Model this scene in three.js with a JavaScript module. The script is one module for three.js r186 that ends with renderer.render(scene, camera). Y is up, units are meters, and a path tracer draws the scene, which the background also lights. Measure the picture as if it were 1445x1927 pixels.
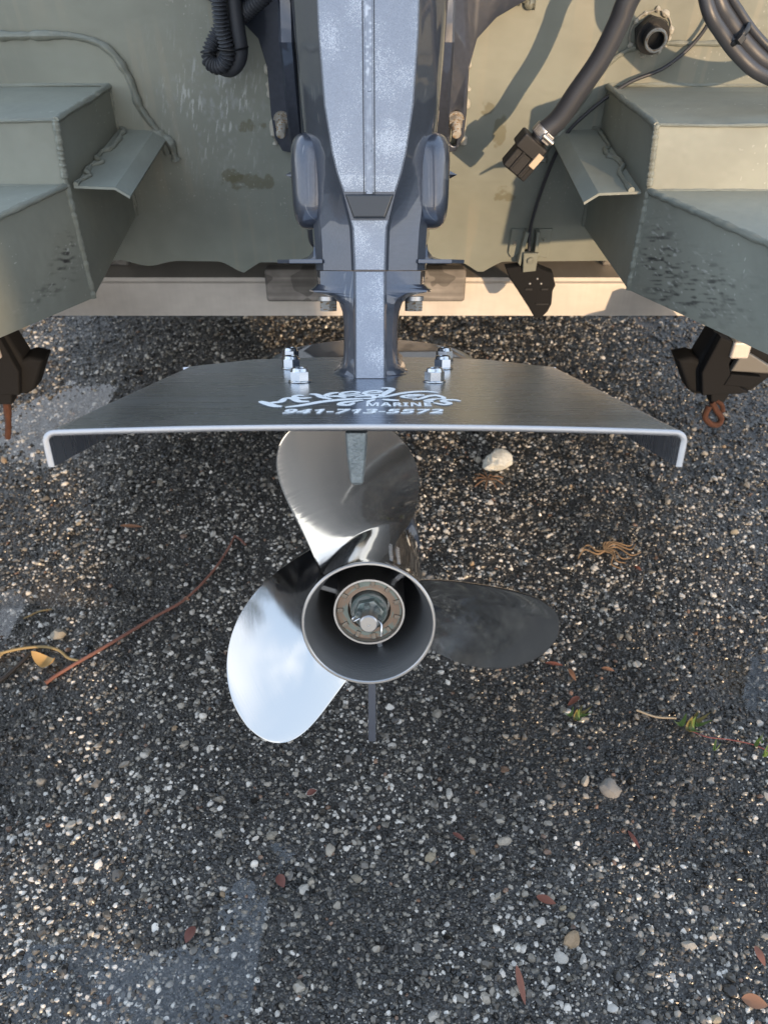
import * as THREE from 'three';
import { mergeGeometries, mergeVertices, toCreasedNormals as creased } from 'three/addons/utils/BufferGeometryUtils.js';
import { RoundedBoxGeometry } from 'three/addons/geometries/RoundedBoxGeometry.js';
import { TextGeometry } from 'three/addons/geometries/TextGeometry.js';
import { FontLoader } from 'three/addons/loaders/FontLoader.js';

// ---------------------------------------------------------------- camera, sky, sun, exposure
const scene = new THREE.Scene();
const camera = new THREE.PerspectiveCamera(67.32, 767 / 1024, 0.02, 400);
camera.position.set(0, 0.97, 0);
camera.rotation.set(-38 * Math.PI / 180, 0, 0);
camera.focus = 0.86;
camera.userData.fStop = 8;

const SUN_AZ = 23 * Math.PI / 180, SUN_EL = 10 * Math.PI / 180;     // azimuth from straight aft (+z) towards +x
const sunDir = new THREE.Vector3(Math.sin(SUN_AZ) * Math.cos(SUN_EL), Math.sin(SUN_EL), Math.cos(SUN_AZ) * Math.cos(SUN_EL));
{
  const W = 512, Hh = 256, d = new Float32Array(W * Hh * 4), v = new THREE.Vector3();
  for (let j = 0; j < Hh; j++) for (let i = 0; i < W; i++) {
    const lat = ((j + 0.5) / Hh - 0.5) * Math.PI, lon = ((i + 0.5) / W - 0.5) * 2 * Math.PI;
    v.set(Math.cos(lat) * Math.cos(lon), Math.sin(lat), Math.cos(lat) * Math.sin(lon));
    const e = Math.max(0, v.y), k = Math.pow(1 - e, 3.2);
    const s = Math.max(0, v.dot(sunDir)), glow = Math.pow(s, 6) * 0.5 + Math.pow(s, 40) * 1.2;
    const r = 0.72 + 0.98 * k + glow * 1.3, g = 0.94 + 0.80 * k + glow * 0.95, b = 1.28 + 0.42 * k + glow * 0.55;
    // broken fair-weather cloud, drawn on a flat layer overhead
    let cl = 0;
    if (v.y > 0.03) { let n = 0, a = 0.5, f = 1.1; for (let q = 0; q < 5; q++) { const X = v.x / (v.y + 0.12) * f + 7.3 * q, Z = v.z / (v.y + 0.12) * f - 3.1 * q, xi = Math.floor(X), zi = Math.floor(Z), fx = (X - xi) ** 2 * (3 - 2 * (X - xi)), fz = (Z - zi) ** 2 * (3 - 2 * (Z - zi)); const h = (p, t) => { const m = Math.sin(p * 127.1 + t * 311.7 + q * 17.3) * 43758.5453; return m - Math.floor(m); }; n += a * ((h(xi, zi) * (1 - fx) + h(xi + 1, zi) * fx) * (1 - fz) + (h(xi, zi + 1) * (1 - fx) + h(xi + 1, zi + 1) * fx) * fz); a *= 0.5; f *= 2.1; } const t = Math.min(1, Math.max(0, (n - 0.46) / 0.2)); cl = 0.75 * t * t * (3 - 2 * t); }
    const o = (j * W + i) * 4;
    d[o] = r + (1.75 - r) * cl * 0.8; d[o + 1] = g + (1.78 - g) * cl * 0.8; d[o + 2] = b + (1.85 - b) * cl * 0.8; d[o + 3] = 1;
  }
  const sky = new THREE.DataTexture(d, W, Hh, THREE.RGBAFormat, THREE.FloatType);
  sky.mapping = THREE.EquirectangularReflectionMapping; sky.magFilter = THREE.LinearFilter; sky.minFilter = THREE.LinearFilter; sky.needsUpdate = true;
  scene.background = sky; scene.environment = sky;
}
const sun = new THREE.DirectionalLight(new THREE.Color().setRGB(1, 0.70, 0.42), 3.4);
sun.position.copy(sunDir).multiplyScalar(12); sun.target.position.set(0, 0.6, -1);
sun.castShadow = true; sun.shadow.mapSize.set(2048, 2048); sun.shadow.radius = 1.2;
Object.assign(sun.shadow.camera, { left: -3, right: 3, top: 3, bottom: -3, near: 0.5, far: 30 });
scene.add(sun, sun.target);
const renderer = new THREE.WebGLRenderer({ antialias: true });
renderer.toneMapping = THREE.LinearToneMapping;
renderer.toneMappingExposure = 1.35;
renderer.shadowMap.enabled = true;

// ---------------------------------------------------------------- helpers
let seed = 20231;
const rnd = () => { seed = (seed + 0x6D2B79F5) | 0; let t = Math.imul(seed ^ (seed >>> 15), 1 | seed); t = (t + Math.imul(t ^ (t >>> 7), 61 | t)) ^ t; return ((t ^ (t >>> 14)) >>> 0) / 4294967296; };
const rr = (a, b) => a + (b - a) * rnd();
const hash = (x, y, s) => { let h = Math.imul(x | 0, 374761393) + Math.imul(y | 0, 668265263) + Math.imul(s | 0, 2147483647 ^ 91); h = Math.imul(h ^ (h >>> 13), 1274126177); return ((h ^ (h >>> 16)) >>> 0) / 4294967296; };
const sm = (t) => t * t * (3 - 2 * t);
const vn = (x, y, s = 1, per = 0) => {
  const xi = Math.floor(x), yi = Math.floor(y), fx = sm(x - xi), fy = sm(y - yi);
  const m = per ? (n) => ((n % per) + per) % per : (n) => n;
  const a = hash(m(xi), m(yi), s), b = hash(m(xi + 1), m(yi), s), c = hash(m(xi), m(yi + 1), s), d = hash(m(xi + 1), m(yi + 1), s);
  return a + (b - a) * fx + (c - a) * fy + (a - b - c + d) * fx * fy;
};
const fbm = (x, y, s = 1, o = 4) => { let v = 0, a = 0.5, f = 1; for (let i = 0; i < o; i++) { v += a * vn(x * f, y * f, s + i); a *= 0.5; f *= 2.03; } return v; };
const clamp = (x, a = 0, b = 1) => Math.min(b, Math.max(a, x));
const sstep = (a, b, x) => sm(clamp((x - a) / (b - a)));
const lerp = (a, b, t) => a + (b - a) * t;
const V = (x, y, z) => new THREE.Vector3(x, y, z);
const DEG = Math.PI / 180;
// the addon welds corners on a 1 cm grid; work in millimetres so that small parts keep their own normals
const toCreasedNormals = (g, a) => creased(g.clone().scale(1000, 1000, 1000), a).scale(0.001, 0.001, 0.001);

// texture from a function (u, v in 0..1) -> linear rgb triple (colour) or number (data)
function tex(n, m, fn, colour = true) {
  const d = new Uint8Array(n * m * 4), enc = (x) => { x = clamp(x); return 255 * (x <= 0.0031308 ? 12.92 * x : 1.055 * Math.pow(x, 1 / 2.4) - 0.055); };
  for (let j = 0; j < m; j++) for (let i = 0; i < n; i++) {
    const c = fn((i + 0.5) / n, (j + 0.5) / m), o = (j * n + i) * 4;
    if (colour) { d[o] = enc(c[0]); d[o + 1] = enc(c[1]); d[o + 2] = enc(c[2]); } else d[o] = d[o + 1] = d[o + 2] = 255 * clamp(c);
    d[o + 3] = 255;
  }
  const t = new THREE.DataTexture(d, n, m);
  t.wrapS = t.wrapT = THREE.RepeatWrapping; t.magFilter = THREE.LinearFilter; t.minFilter = THREE.LinearMipmapLinearFilter; t.generateMipmaps = true;
  if (colour) t.colorSpace = THREE.SRGBColorSpace;
  t.needsUpdate = true;
  return t;
}
const rgb = (r, g, b) => new THREE.Color().setRGB(r, g, b);
const mat = (o) => new THREE.MeshPhysicalMaterial({ side: THREE.DoubleSide, ...o });

const used = {};
const numbered = (n) => { const k = used[n] = (used[n] ?? -1) + 1; return k ? n + '_' + String(k).padStart(3, '0') : n; };
function mesh(name, geo, m, parent) {
  const o = new THREE.Mesh(geo, m); o.castShadow = o.receiveShadow = true;
  o.name = parent && parent !== scene ? name : numbered(name);
  (parent ?? scene).add(o);
  return o;
}
function thing(name, label, category, group) {
  const o = new THREE.Group(); o.name = numbered(name); o.userData = { label, category }; if (group) o.userData.group = group;
  scene.add(o); return o;
}
function tag(o, label, category, group) { o.userData.label = label; o.userData.category = category; if (group) o.userData.group = group; return o; }

// closed loops of points -> skin with caps
function loft(loops, { caps = true, crease = 0.6, closed = true } = {}) {
  const n = loops[0].length, pos = [], uv = [], idx = [];
  loops.forEach((l, i) => {
    let acc = 0;
    l.forEach((p, j) => { if (j) acc += p.distanceTo(l[j - 1]); pos.push(p.x, p.y, p.z); uv.push(acc, p.y + p.z); });
  });
  const m = closed ? n : n - 1;
  for (let i = 0; i + 1 < loops.length; i++) for (let j = 0; j < m; j++) {
    const a = i * n + j, b = i * n + (j + 1) % n, c = a + n, d = b + n;
    idx.push(a, b, d, a, d, c);
  }
  if (caps && closed) for (const i of [0, loops.length - 1]) {
    const ctr = loops[i].reduce((s, p) => s.add(p), V(0, 0, 0)).multiplyScalar(1 / n), k = pos.length / 3;
    pos.push(ctr.x, ctr.y, ctr.z); uv.push(0, 0);
    for (let j = 0; j < n; j++) { const a = i * n + j, b = i * n + (j + 1) % n; i ? idx.push(a, b, k) : idx.push(b, a, k); }
  }
  const g = new THREE.BufferGeometry();
  g.setAttribute('position', new THREE.Float32BufferAttribute(pos, 3)); g.setAttribute('uv', new THREE.Float32BufferAttribute(uv, 2)); g.setIndex(idx);
  g.computeVertexNormals();
  return toCreasedNormals(g, crease);
}
// flat polygon faces; each face a list of points (convex), uv laid in metres on the face
function faces(list) {
  const pos = [], uv = [], nor = [];
  for (const f of list) {
    const e1 = f[1].clone().sub(f[0]).normalize(), nn = new THREE.Vector3();
    for (let i = 1; i + 1 < f.length; i++) nn.add(f[i].clone().sub(f[0]).cross(f[i + 1].clone().sub(f[0])));
    nn.normalize(); const e2 = nn.clone().cross(e1);
    for (let i = 1; i + 1 < f.length; i++) for (const p of [f[0], f[i], f[i + 1]]) {
      pos.push(p.x, p.y, p.z); nor.push(nn.x, nn.y, nn.z); uv.push(p.x + p.z * 0.37, p.y + p.z);
    }
  }
  const g = new THREE.BufferGeometry();
  g.setAttribute('position', new THREE.Float32BufferAttribute(pos, 3)); g.setAttribute('normal', new THREE.Float32BufferAttribute(nor, 3)); g.setAttribute('uv', new THREE.Float32BufferAttribute(uv, 2));
  return g;
}
const strip = (g) => { const o = g.index ? g.toNonIndexed() : g; for (const k of Object.keys(o.attributes)) if (!['position', 'normal', 'uv'].includes(k)) o.deleteAttribute(k); return o; };
const join = (list) => mergeGeometries(list.map(strip));
function tube(pts, r, { seg = 40, rad = 10, curve = true, fn, close = false } = {}) {
  const c = curve ? new THREE.CatmullRomCurve3(pts, close, 'centripetal') : (() => { const p = new THREE.CurvePath(); for (let i = 0; i + 1 < pts.length; i++) p.add(new THREE.LineCurve3(pts[i], pts[i + 1])); return p; })();
  const g = new THREE.TubeGeometry(c, seg, 1, rad, close), P = g.attributes.position, N = g.attributes.normal;
  for (let i = 0; i <= seg; i++) for (let j = 0; j <= rad; j++) {
    const k = i * (rad + 1) + j, q = fn ? fn(i / seg, j / rad) : r;
    P.setXYZ(k, P.getX(k) - N.getX(k) * (1 - q), P.getY(k) - N.getY(k) * (1 - q), P.getZ(k) - N.getZ(k) * (1 - q));
  }
  if (fn) g.computeVertexNormals();
  if (!close) { // end caps
    const caps = [];
    for (const i of [0, seg]) { const ctr = c.getPointAt(i / seg), ring = []; for (let j = 0; j < rad; j++) { const k = i * (rad + 1) + j; ring.push(V(P.getX(k), P.getY(k), P.getZ(k))); } caps.push(faces(ring.map((p, j) => i ? [ctr, p, ring[(j + 1) % rad]] : [ctr, ring[(j + 1) % rad], p]))); }
    return join([g, ...caps]);
  }
  return strip(g);
}
// a weld bead: lumpy tube along points
const bead = (pts, r, seg = 60) => { const s = Math.floor(pts[0].x * 997 + pts[0].z * 771 + pts.length * 13); return tube(pts, r, { seg, rad: 8, curve: pts.length > 2, fn: (t) => r * (0.75 + 0.45 * vn(t * seg * 0.4, 3, s) + 0.06 * Math.sin(t * seg * 1.9)) }); };
const extr = (shape, depth, bevel = 0, seg = 2) => new THREE.ExtrudeGeometry(shape, { depth, bevelEnabled: bevel > 0, bevelSize: bevel, bevelThickness: bevel, bevelSegments: seg, curveSegments: 10 });
const poly = (pts) => { const s = new THREE.Shape(); pts.forEach(([x, y], i) => i ? s.lineTo(x, y) : s.moveTo(x, y)); s.closePath(); return s; };
const rbox = (w, h, d, r, x = 0, y = 0, z = 0) => new RoundedBoxGeometry(w, h, d, 3, r).translate(x, y, z);
const cyl = (r0, r1, h, n = 24) => { const g = new THREE.CylinderGeometry(r0, r1, h, n); return n > 8 ? g : toCreasedNormals(g, 0.5); };

// ---------------------------------------------------------------- materials
const asphaltMap = tex(1024, 1024, (u, v) => {
  const g = vn(u * 256, v * 256, 5, 256), g2 = vn(u * 512, v * 512, 9, 512), b = vn(u * 16, v * 16, 3, 16), c = vn(u * 64, v * 64, 4, 64);
  let t = 0.006 + 0.040 * g * g + 0.040 * g2 * g2 + 0.016 * b * c;
  if (g2 > 0.78) t += 0.24 * (g2 - 0.78) / 0.22;
  return [t * 1.05, t * 0.99, t * 0.90];
});
const asphaltBump = tex(1024, 1024, (u, v) => 0.45 * vn(u * 128, v * 128, 15, 128) + 0.35 * vn(u * 256, v * 256, 16, 256) + 0.2 * vn(u * 512, v * 512, 17, 512), false);
const asphaltRough = tex(512, 512, (u, v) => 0.26 + 0.42 * vn(u * 128, v * 128, 25, 128), false);
const M = {};
M.asphalt = mat({ map: asphaltMap, bumpMap: asphaltBump, bumpScale: 0.0030, roughnessMap: asphaltRough, roughness: 1, color: 0xffffff });
M.stone = mat({ color: 0xffffff, roughness: 0.27 });
M.stoneTones = [[.34, .31, .26], [.26, .235, .19], [.44, .42, .38], [.19, .18, .165], [.31, .265, .19], [.52, .50, .46], [.15, .15, .15], [.30, .22, .14]].map((c) => mat({ color: rgb(...c), roughness: 0.55,
  bumpMap: asphaltBump, bumpScale: 0.0006 }));
M.water = mat({ color: 0xffffff, transmission: 1, thickness: 0, ior: 1.33, roughness: 0.03 });

// hull paint: matt olive grey-green, blotchy, with chalky scrapes where the photograph shows them
const paintTone = (x, y) => {
  const a = fbm(x * 5, y * 5, 31, 4), b = fbm(x * 40, y * 40, 41, 3), c = fbm(x * 1.3 + 4, y * 6, 51, 3);
  const k = 0.74 + 0.50 * a + 0.16 * (b - 0.5);
  return [0.232 * k * (0.94 + 0.14 * c), 0.250 * k, 0.216 * k * (1.07 - 0.14 * c)];
};
const paintBump = tex(512, 512, (u, v) => 0.5 * vn(u * 64, v * 64, 61, 64) + 0.5 * vn(u * 180, v * 180, 62, 180), false);
const transomMap = tex(2048, 1024, (u, v) => {
  const x = -1 + 2 * u, y = 0.45 + v * 1.0; let c = paintTone(x, y);
  const mix = (t, q) => { c = c.map((e, i) => lerp(e, q[i], clamp(t))); };
  // dragged chalky scrapes left of the motor bracket
  const zone = Math.exp(-(((x + 0.245) / 0.075) ** 2) - (((y - 0.745) / 0.07) ** 2)), sx = x * 190 + (y - 0.75) * -50;
  mix(zone * 1.6 * sstep(0.60, 0.80, 0.6 * vn(sx * 2.4, y * 60, 71) + 0.4 * vn(sx * 5, y * 150, 76)) * sstep(0.30, 0.6, vn(x * 90, y * 40, 72)), [0.42, 0.44, 0.42]);
  mix(zone * 0.9 * sstep(0.5, 0.78, fbm(x * 160, y * 110, 73, 4)), [0.30, 0.32, 0.31]);
  // faint drips and rubs on the other side
  mix(0.25 * sstep(0.62, 0.85, vn(x * 120, y * 5, 74)) * sstep(0.4, 0.7, vn(x * 9, y * 9, 75)), [0.34, 0.31, 0.24]);
  // bare olive chips
  for (const [cx, cy, rx, ry] of [[-0.205, 0.636, 0.04, 0.015], [-0.24, 0.648, 0.02, 0.012], [0.172, 0.712, 0.010, 0.022], [0.150, 0.745, 0.012, 0.010], [0.19, 0.618, 0.016, 0.014], [-0.195, 0.72, 0.02, 0.01]]) {
    const q = ((x - cx) / rx) ** 2 + ((y - cy) / ry) ** 2;
    mix(sstep(0.45, 0.62, fbm(x * 90, y * 90, 77, 3) + 0.35 * (1 - q)) * (q < 1.6 ? 1 : 0) * 0.6, [0.115, 0.108, 0.06]);
  }
  mix(0.5 * (vn(x * 420, y * 420, 78) > 0.93 ? 1 : 0) * sstep(0.6, 0.8, vn(x * 8, y * 8, 79)), [0.5, 0.5, 0.46]);
  return c;
});
M.transom = mat({ map: transomMap, bumpMap: paintBump, bumpScale: 0.0005, roughness: 0.58 });
const podTex = (scuffs, s0) => tex(1024, 1024, (u, v) => {
  const x = u * 1.2, y = v * 1.2; let c = paintTone(x * 1.1 + s0, y + s0 * 0.3);
  const mix = (t, q) => { c = c.map((e, i) => lerp(e, q[i], clamp(t))); };
  mix(0.3 * sstep(0.5, 0.75, fbm(x * 6, y * 14, 80 + s0, 3)), [0.25, 0.26, 0.20]);
  for (const [cx, cy, rx, ry, st] of scuffs) {
    const q = ((x - cx) / rx) ** 2 + ((y - cy) / ry) ** 2; if (q > 2.5) continue;
    mix(st * Math.exp(-q * 1.5) * sstep(0.46, 0.74, 0.55 * vn((x + y * 0.35) * 60, (y - x * 0.35) * 420, 84 + s0) + 0.45 * fbm(x * 110, y * 260, 94, 3)), [0.025, 0.026, 0.028]);
    mix(0.8 * st * Math.exp(-q) * sstep(0.80, 0.92, vn((x - y * 0.5) * 110, (y + x * 0.2) * 420, 87 + s0)), [0.46, 0.47, 0.44]);
  }
  mix(0.7 * (vn(x * 260, y * 260, 88) > 0.955 ? 1 : 0) * sstep(0.55, 0.75, vn(x * 12, y * 12, 89)), [0.55, 0.56, 0.52]);
  return c;
});

// motor paint: dark blue-grey metallic under lacquer, and the chalked silver of its trailing faces
const motorMap = tex(512, 512, (u, v) => {
  const g = vn(u * 256, v * 256, 101, 256), a = vn(u * 12, v * 5, 102, 1024), w = vn(u * 90, v * 14, 103, 4096);
  let k = 0.9 + 0.2 * g; let c = [0.060 * k, 0.071 * k, 0.098 * k];
  if (w > 0.86 && a > 0.55) c = c.map((e) => lerp(e, 0.33, 0.5 * (w - 0.86) / 0.14));
  return c;
});
M.motor = mat({ map: motorMap, metalness: 0.45, roughness: 0.36, clearcoat: 1, clearcoatRoughness: 0.025 });
const silverMap = tex(1024, 1024, (u, v) => {
  const g = vn(u * 380, v * 380, 111, 380), a = fbm(u * 9, v * 7, 112, 4), s = vn(u * 420, v * 420, 113, 4096), big = fbm(u * 3 + 5, v * 3, 119, 3);
  let k = 0.86 + 0.28 * g; let c = [0.26 * k, 0.29 * k, 0.345 * k];
  const chalk = sstep(0.60, 0.80, s + 0.9 * (a - 0.5));
  c = c.map((e, i) => lerp(e, [0.62, 0.66, 0.72][i], 0.6 * chalk));
  if (s > 0.93 && big > 0.52) c = [0.11, 0.13, 0.17];
  return c;
});
M.silver = mat({ map: silverMap, metalness: 0.62, roughness: 0.42, bumpMap: paintBump, bumpScale: 0.0002 });
M.darkcap = mat({ color: rgb(0.02, 0.023, 0.028), metalness: 0.2, roughness: 0.3, clearcoat: 0.6, clearcoatRoughness: 0.15 });
M.motorDark = mat({ color: rgb(0.028, 0.034, 0.045), metalness: 0.3, roughness: 0.45, clearcoat: 0.3, clearcoatRoughness: 0.3 });
// stainless / aluminium
const brushed = tex(512, 512, (u, v) => 0.5 + 0.5 * (0.5 * vn(u * 6, v * 400, 121, 4096) + 0.5 * vn(u * 14, v * 200, 122, 4096) - 0.5), false);
const plateRough = tex(1024, 512, (u, v) => 0.21 + 0.05 * vn(u * 5, v * 300, 131, 4096) + 0.09 * fbm(u * 7, v * 9, 132, 3) + (vn(u * 420, v * 420, 133, 4096) > 0.975 ? 0.5 : 0), false);
const plateMap = tex(1024, 1024, (u, v) => { const d = vn(u * 330, v * 330, 141, 4096), z = fbm(u * 6, v * 6, 142, 3); const k = 0.98 + 0.03 * vn(u * 4, v * 300, 143, 4096); return d > 0.955 && z > 0.47 ? [0.78, 0.8, 0.8] : [0.54 * k, 0.58 * k, 0.635 * k]; });
M.plate = mat({ map: plateMap, metalness: 1, roughnessMap: plateRough, roughness: 1, bumpMap: brushed, bumpScale: 0.000005 });
M.cutEdge = mat({ color: rgb(0.47, 0.475, 0.49), metalness: 0.85, roughness: 0.42, bumpMap: brushed, bumpScale: 0.0002 });
const bladeRough = tex(512, 512, (u, v) => 0.05 + 0.06 * vn(u * 3, v * 320, 151, 4096) + 0.09 * fbm(u * 5, v * 5, 152, 3), false);
const bladeBump = tex(512, 512, (u, v) => 0.5 * vn(u * 3, v * 170, 153, 4096) + 0.5 * fbm(u * 4, v * 4, 154, 3), false);
M.blade = mat({ color: rgb(0.57, 0.55, 0.52), metalness: 1, roughnessMap: bladeRough, roughness: 1, bumpMap: bladeBump, bumpScale: 0.00003 });
M.chrome = mat({ color: rgb(0.58, 0.575, 0.57), metalness: 1, roughness: 0.035 });
M.satin = mat({ color: rgb(0.50, 0.49, 0.48), metalness: 1, roughness: 0.32 });
M.bore = mat({ color: rgb(0.34, 0.345, 0.35), metalness: 0.85, roughness: 0.42, bumpMap: paintBump, bumpScale: 0.0002 });
M.nutSteel = mat({ color: rgb(0.60, 0.61, 0.62), metalness: 1, roughness: 0.2 });
const bronzeMap = tex(256, 256, (u, v) => { const a = fbm(u * 9, v * 9, 161, 4), b = fbm(u * 16, v * 16, 165, 3); return a > 0.52 ? [0.17 + 0.1 * b, 0.20 + 0.1 * b, 0.18 + 0.08 * b] : [0.23 + 0.1 * b, 0.17 + 0.06 * b, 0.13 + 0.03 * b]; });
M.bronze = mat({ map: bronzeMap, metalness: 0.5, roughness: 0.55 });
M.verdigris = mat({ map: tex(128, 128, (u, v) => { const a = fbm(u * 9, v * 9, 166, 4); return a > 0.5 ? [0.34, 0.35, 0.33] : [0.19, 0.235, 0.225]; }), metalness: 0.7, roughness: 0.5, bumpMap: paintBump, bumpScale: 0.0006 });
const anodeMap = tex(256, 256, (u, v) => { const a = fbm(u * 12, v * 12, 171, 4); const w = vn(u * 60, v * 60, 175, 4096); return [0.12 + 0.16 * a + 0.08 * w, 0.15 + 0.17 * a + 0.08 * w, 0.16 + 0.17 * a + 0.08 * w]; });
M.anode = mat({ map: anodeMap, metalness: 0.35, roughness: 0.6, bumpMap: paintBump, bumpScale: 0.0008 });
M.decal = mat({ color: rgb(0.80, 0.84, 0.86), roughness: 0.4 });
M.rubber = mat({ color: rgb(0.035, 0.038, 0.046), roughness: 0.42, clearcoat: 0.15, clearcoatRoughness: 0.4 });
M.loom = mat({ color: rgb(0.045, 0.05, 0.06), roughness: 0.5 });
M.plastic = mat({ color: rgb(0.017, 0.0175, 0.019), roughness: 0.5, bumpMap: paintBump, bumpScale: 0.0003 });
M.blackGloss = mat({ color: rgb(0.012, 0.013, 0.015), roughness: 0.3 });
M.steel = mat({ color: rgb(0.46, 0.45, 0.44), metalness: 0.9, roughness: 0.36 });
const beamMap = tex(1024, 256, (u, v) => { const a = fbm(u * 22, v * 5, 181, 4), b = vn(u * 300, v * 8, 182, 4096), s = fbm(u * 60, v * 30, 183, 3); const k = 0.85 + 0.24 * a + 0.05 * b; const q = k * (0.93 + 0.14 * s); return [0.60 * q, 0.565 * q, 0.525 * q]; });
M.beam = mat({ map: beamMap, metalness: 0.35, roughness: 0.5 });
const woodMap = tex(512, 512, (u, v) => { const g = vn(u * 4, v * 90 + 3 * fbm(u * 3, v * 3, 191, 2), 192, 4096), a = fbm(u * 20, v * 20, 193, 4), d = fbm(u * 7 + 3, v * 9, 194, 3); const k = (0.6 + 0.5 * g) * (0.75 + 0.5 * a); const q = d > 0.55 ? 0.6 : 1; return [0.24 * k * q, 0.225 * k * q, 0.21 * k * q]; });
M.wood = mat({ map: woodMap, roughness: 0.85, bumpMap: woodMap, bumpScale: 0.002 });
const rustMap = tex(256, 256, (u, v) => { const a = fbm(u * 14, v * 14, 201, 4); return [0.038 + 0.075 * a, 0.015 + 0.028 * a, 0.010 + 0.013 * a]; });
M.rust = mat({ map: rustMap, roughness: 0.9, bumpMap: paintBump, bumpScale: 0.001 });
M.boltCorroded = mat({ map: tex(256, 256, (u, v) => { const a = fbm(u * 11, v * 11, 211, 4); return a > 0.56 ? [0.36, 0.24, 0.13] : [0.46 + 0.2 * a, 0.44 + 0.2 * a, 0.40 + 0.18 * a]; }), metalness: 0.35, roughness: 0.55, bumpMap: paintBump, bumpScale: 0.001 });
M.sealant = mat({ map: tex(256, 256, (u, v) => { const a = fbm(u * 13, v * 13, 221, 4); return [0.42 + 0.2 * a, 0.40 + 0.2 * a, 0.34 + 0.18 * a]; }), roughness: 0.8, bumpMap: paintBump, bumpScale: 0.001 });
M.mattBlack = mat({ color: rgb(0.011, 0.0115, 0.013), roughness: 0.8, specularIntensity: 0.35 });
M.tyre = mat({ color: rgb(0.02, 0.02, 0.021), roughness: 0.8 });

// ---------------------------------------------------------------- ground: asphalt sheet with low spots that hold water
const basins = [[-0.79, -1.60, 0.15, 0.17, 0.014], [-0.66, -0.96, 0.11, 0.06, 0.013], [-0.59, -0.77, 0.11, 0.10, 0.013], [-0.55, -0.62, 0.11, 0.06, 0.012],
  [-0.32, -0.36, 0.22, 0.10, 0.008], [-0.06, -0.40, 0.14, 0.12, 0.005], [-0.50, -0.42, 0.06, 0.05, 0.006], [0.60, -0.79, 0.08, 0.08, 0.006], [0.60, -1.60, 0.07, 0.10, 0.006], [0.62, -0.56, 0.08, 0.05, 0.005]];
const groundY = (x, z) => {
  const edge = Math.min(sstep(2.6, 2.2, Math.abs(x)), sstep(0.9, 0.5, z), sstep(-3.6, -3.2, z));
  let h = (fbm(x * 7, z * 7, 301, 4) - 0.47) * 0.014 + (fbm(x * 34, z * 34, 311, 2) - 0.37) * 0.009 + 0.0025;
  let low = 0;
  for (const [bx, bz, rx, rz, d] of basins) low = Math.max(low, d * Math.exp(-(((x - bx) / rx) ** 2) - (((z - bz) / rz) ** 2)));
  return (h - low * 1.15) * edge;
};
const ground = new THREE.Group(); ground.name = 'ground'; ground.userData = { kind: 'structure', label: 'worn wet asphalt with exposed pale stones', category: 'ground' }; scene.add(ground);
{
  const x0 = -2.7, x1 = 2.7, z0 = -3.7, z1 = 1.0, s = 0.013, nx = Math.round((x1 - x0) / s), nz = Math.round((z1 - z0) / s), pos = [], uv = [], idx = [];
  for (let j = 0; j <= nz; j++) for (let i = 0; i <= nx; i++) { const x = lerp(x0, x1, i / nx), z = lerp(z0, z1, j / nz); pos.push(x, (i % nx && j % nz) ? groundY(x, z) : 0, z); uv.push(x / 0.61, z / 0.61); }
  for (let j = 0; j < nz; j++) for (let i = 0; i < nx; i++) { const a = j * (nx + 1) + i, b = a + 1, c = a + nx + 1, d = c + 1; idx.push(a, c, d, a, d, b); }
  const g = new THREE.BufferGeometry(); g.setAttribute('position', new THREE.Float32BufferAttribute(pos, 3)); g.setAttribute('uv', new THREE.Float32BufferAttribute(uv, 2)); g.setIndex(idx); g.computeVertexNormals();
  const R = 150, far = [[-R, x0, -R, R], [x1, R, -R, R], [x0, x1, -R, z0], [x0, x1, z1, R]].map(([a, b, c, d]) => {
    const q = new THREE.PlaneGeometry(b - a, d - c).rotateX(-Math.PI / 2).translate((a + b) / 2, 0, (c + d) / 2), P = q.attributes.position, U = q.attributes.uv;
    for (let i = 0; i < P.count; i++) U.setXY(i, P.getX(i) / 0.61, P.getZ(i) / 0.61);
    return q;
  });
  mesh('asphalt', join([g, ...far]), M.asphalt, ground);
}
const pebbleGeo = (s, det = 1, amp = 0.32) => {
  const g = mergeVertices(new THREE.IcosahedronGeometry(1, det).deleteAttribute('uv').deleteAttribute('normal')), P = g.attributes.position;
  for (let i = 0; i < P.count; i++) { const x = P.getX(i), y = P.getY(i), z = P.getZ(i), k = 1 + amp * ((vn(x * 1.5 + 7, y * 1.5 + z * 1.1 + 3, s) - 0.5) * 2 + (hash(i, s, 5) - 0.5) * 0.5); P.setXYZ(i, x * k, y * k, z * k); }
  g.computeVertexNormals();
  const uv = []; for (let i = 0; i < P.count; i++) uv.push(P.getX(i) * 0.3, P.getZ(i) * 0.3 + P.getY(i) * 0.2); g.setAttribute('uv', new THREE.Float32BufferAttribute(uv, 2));
  return g;
};
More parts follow.
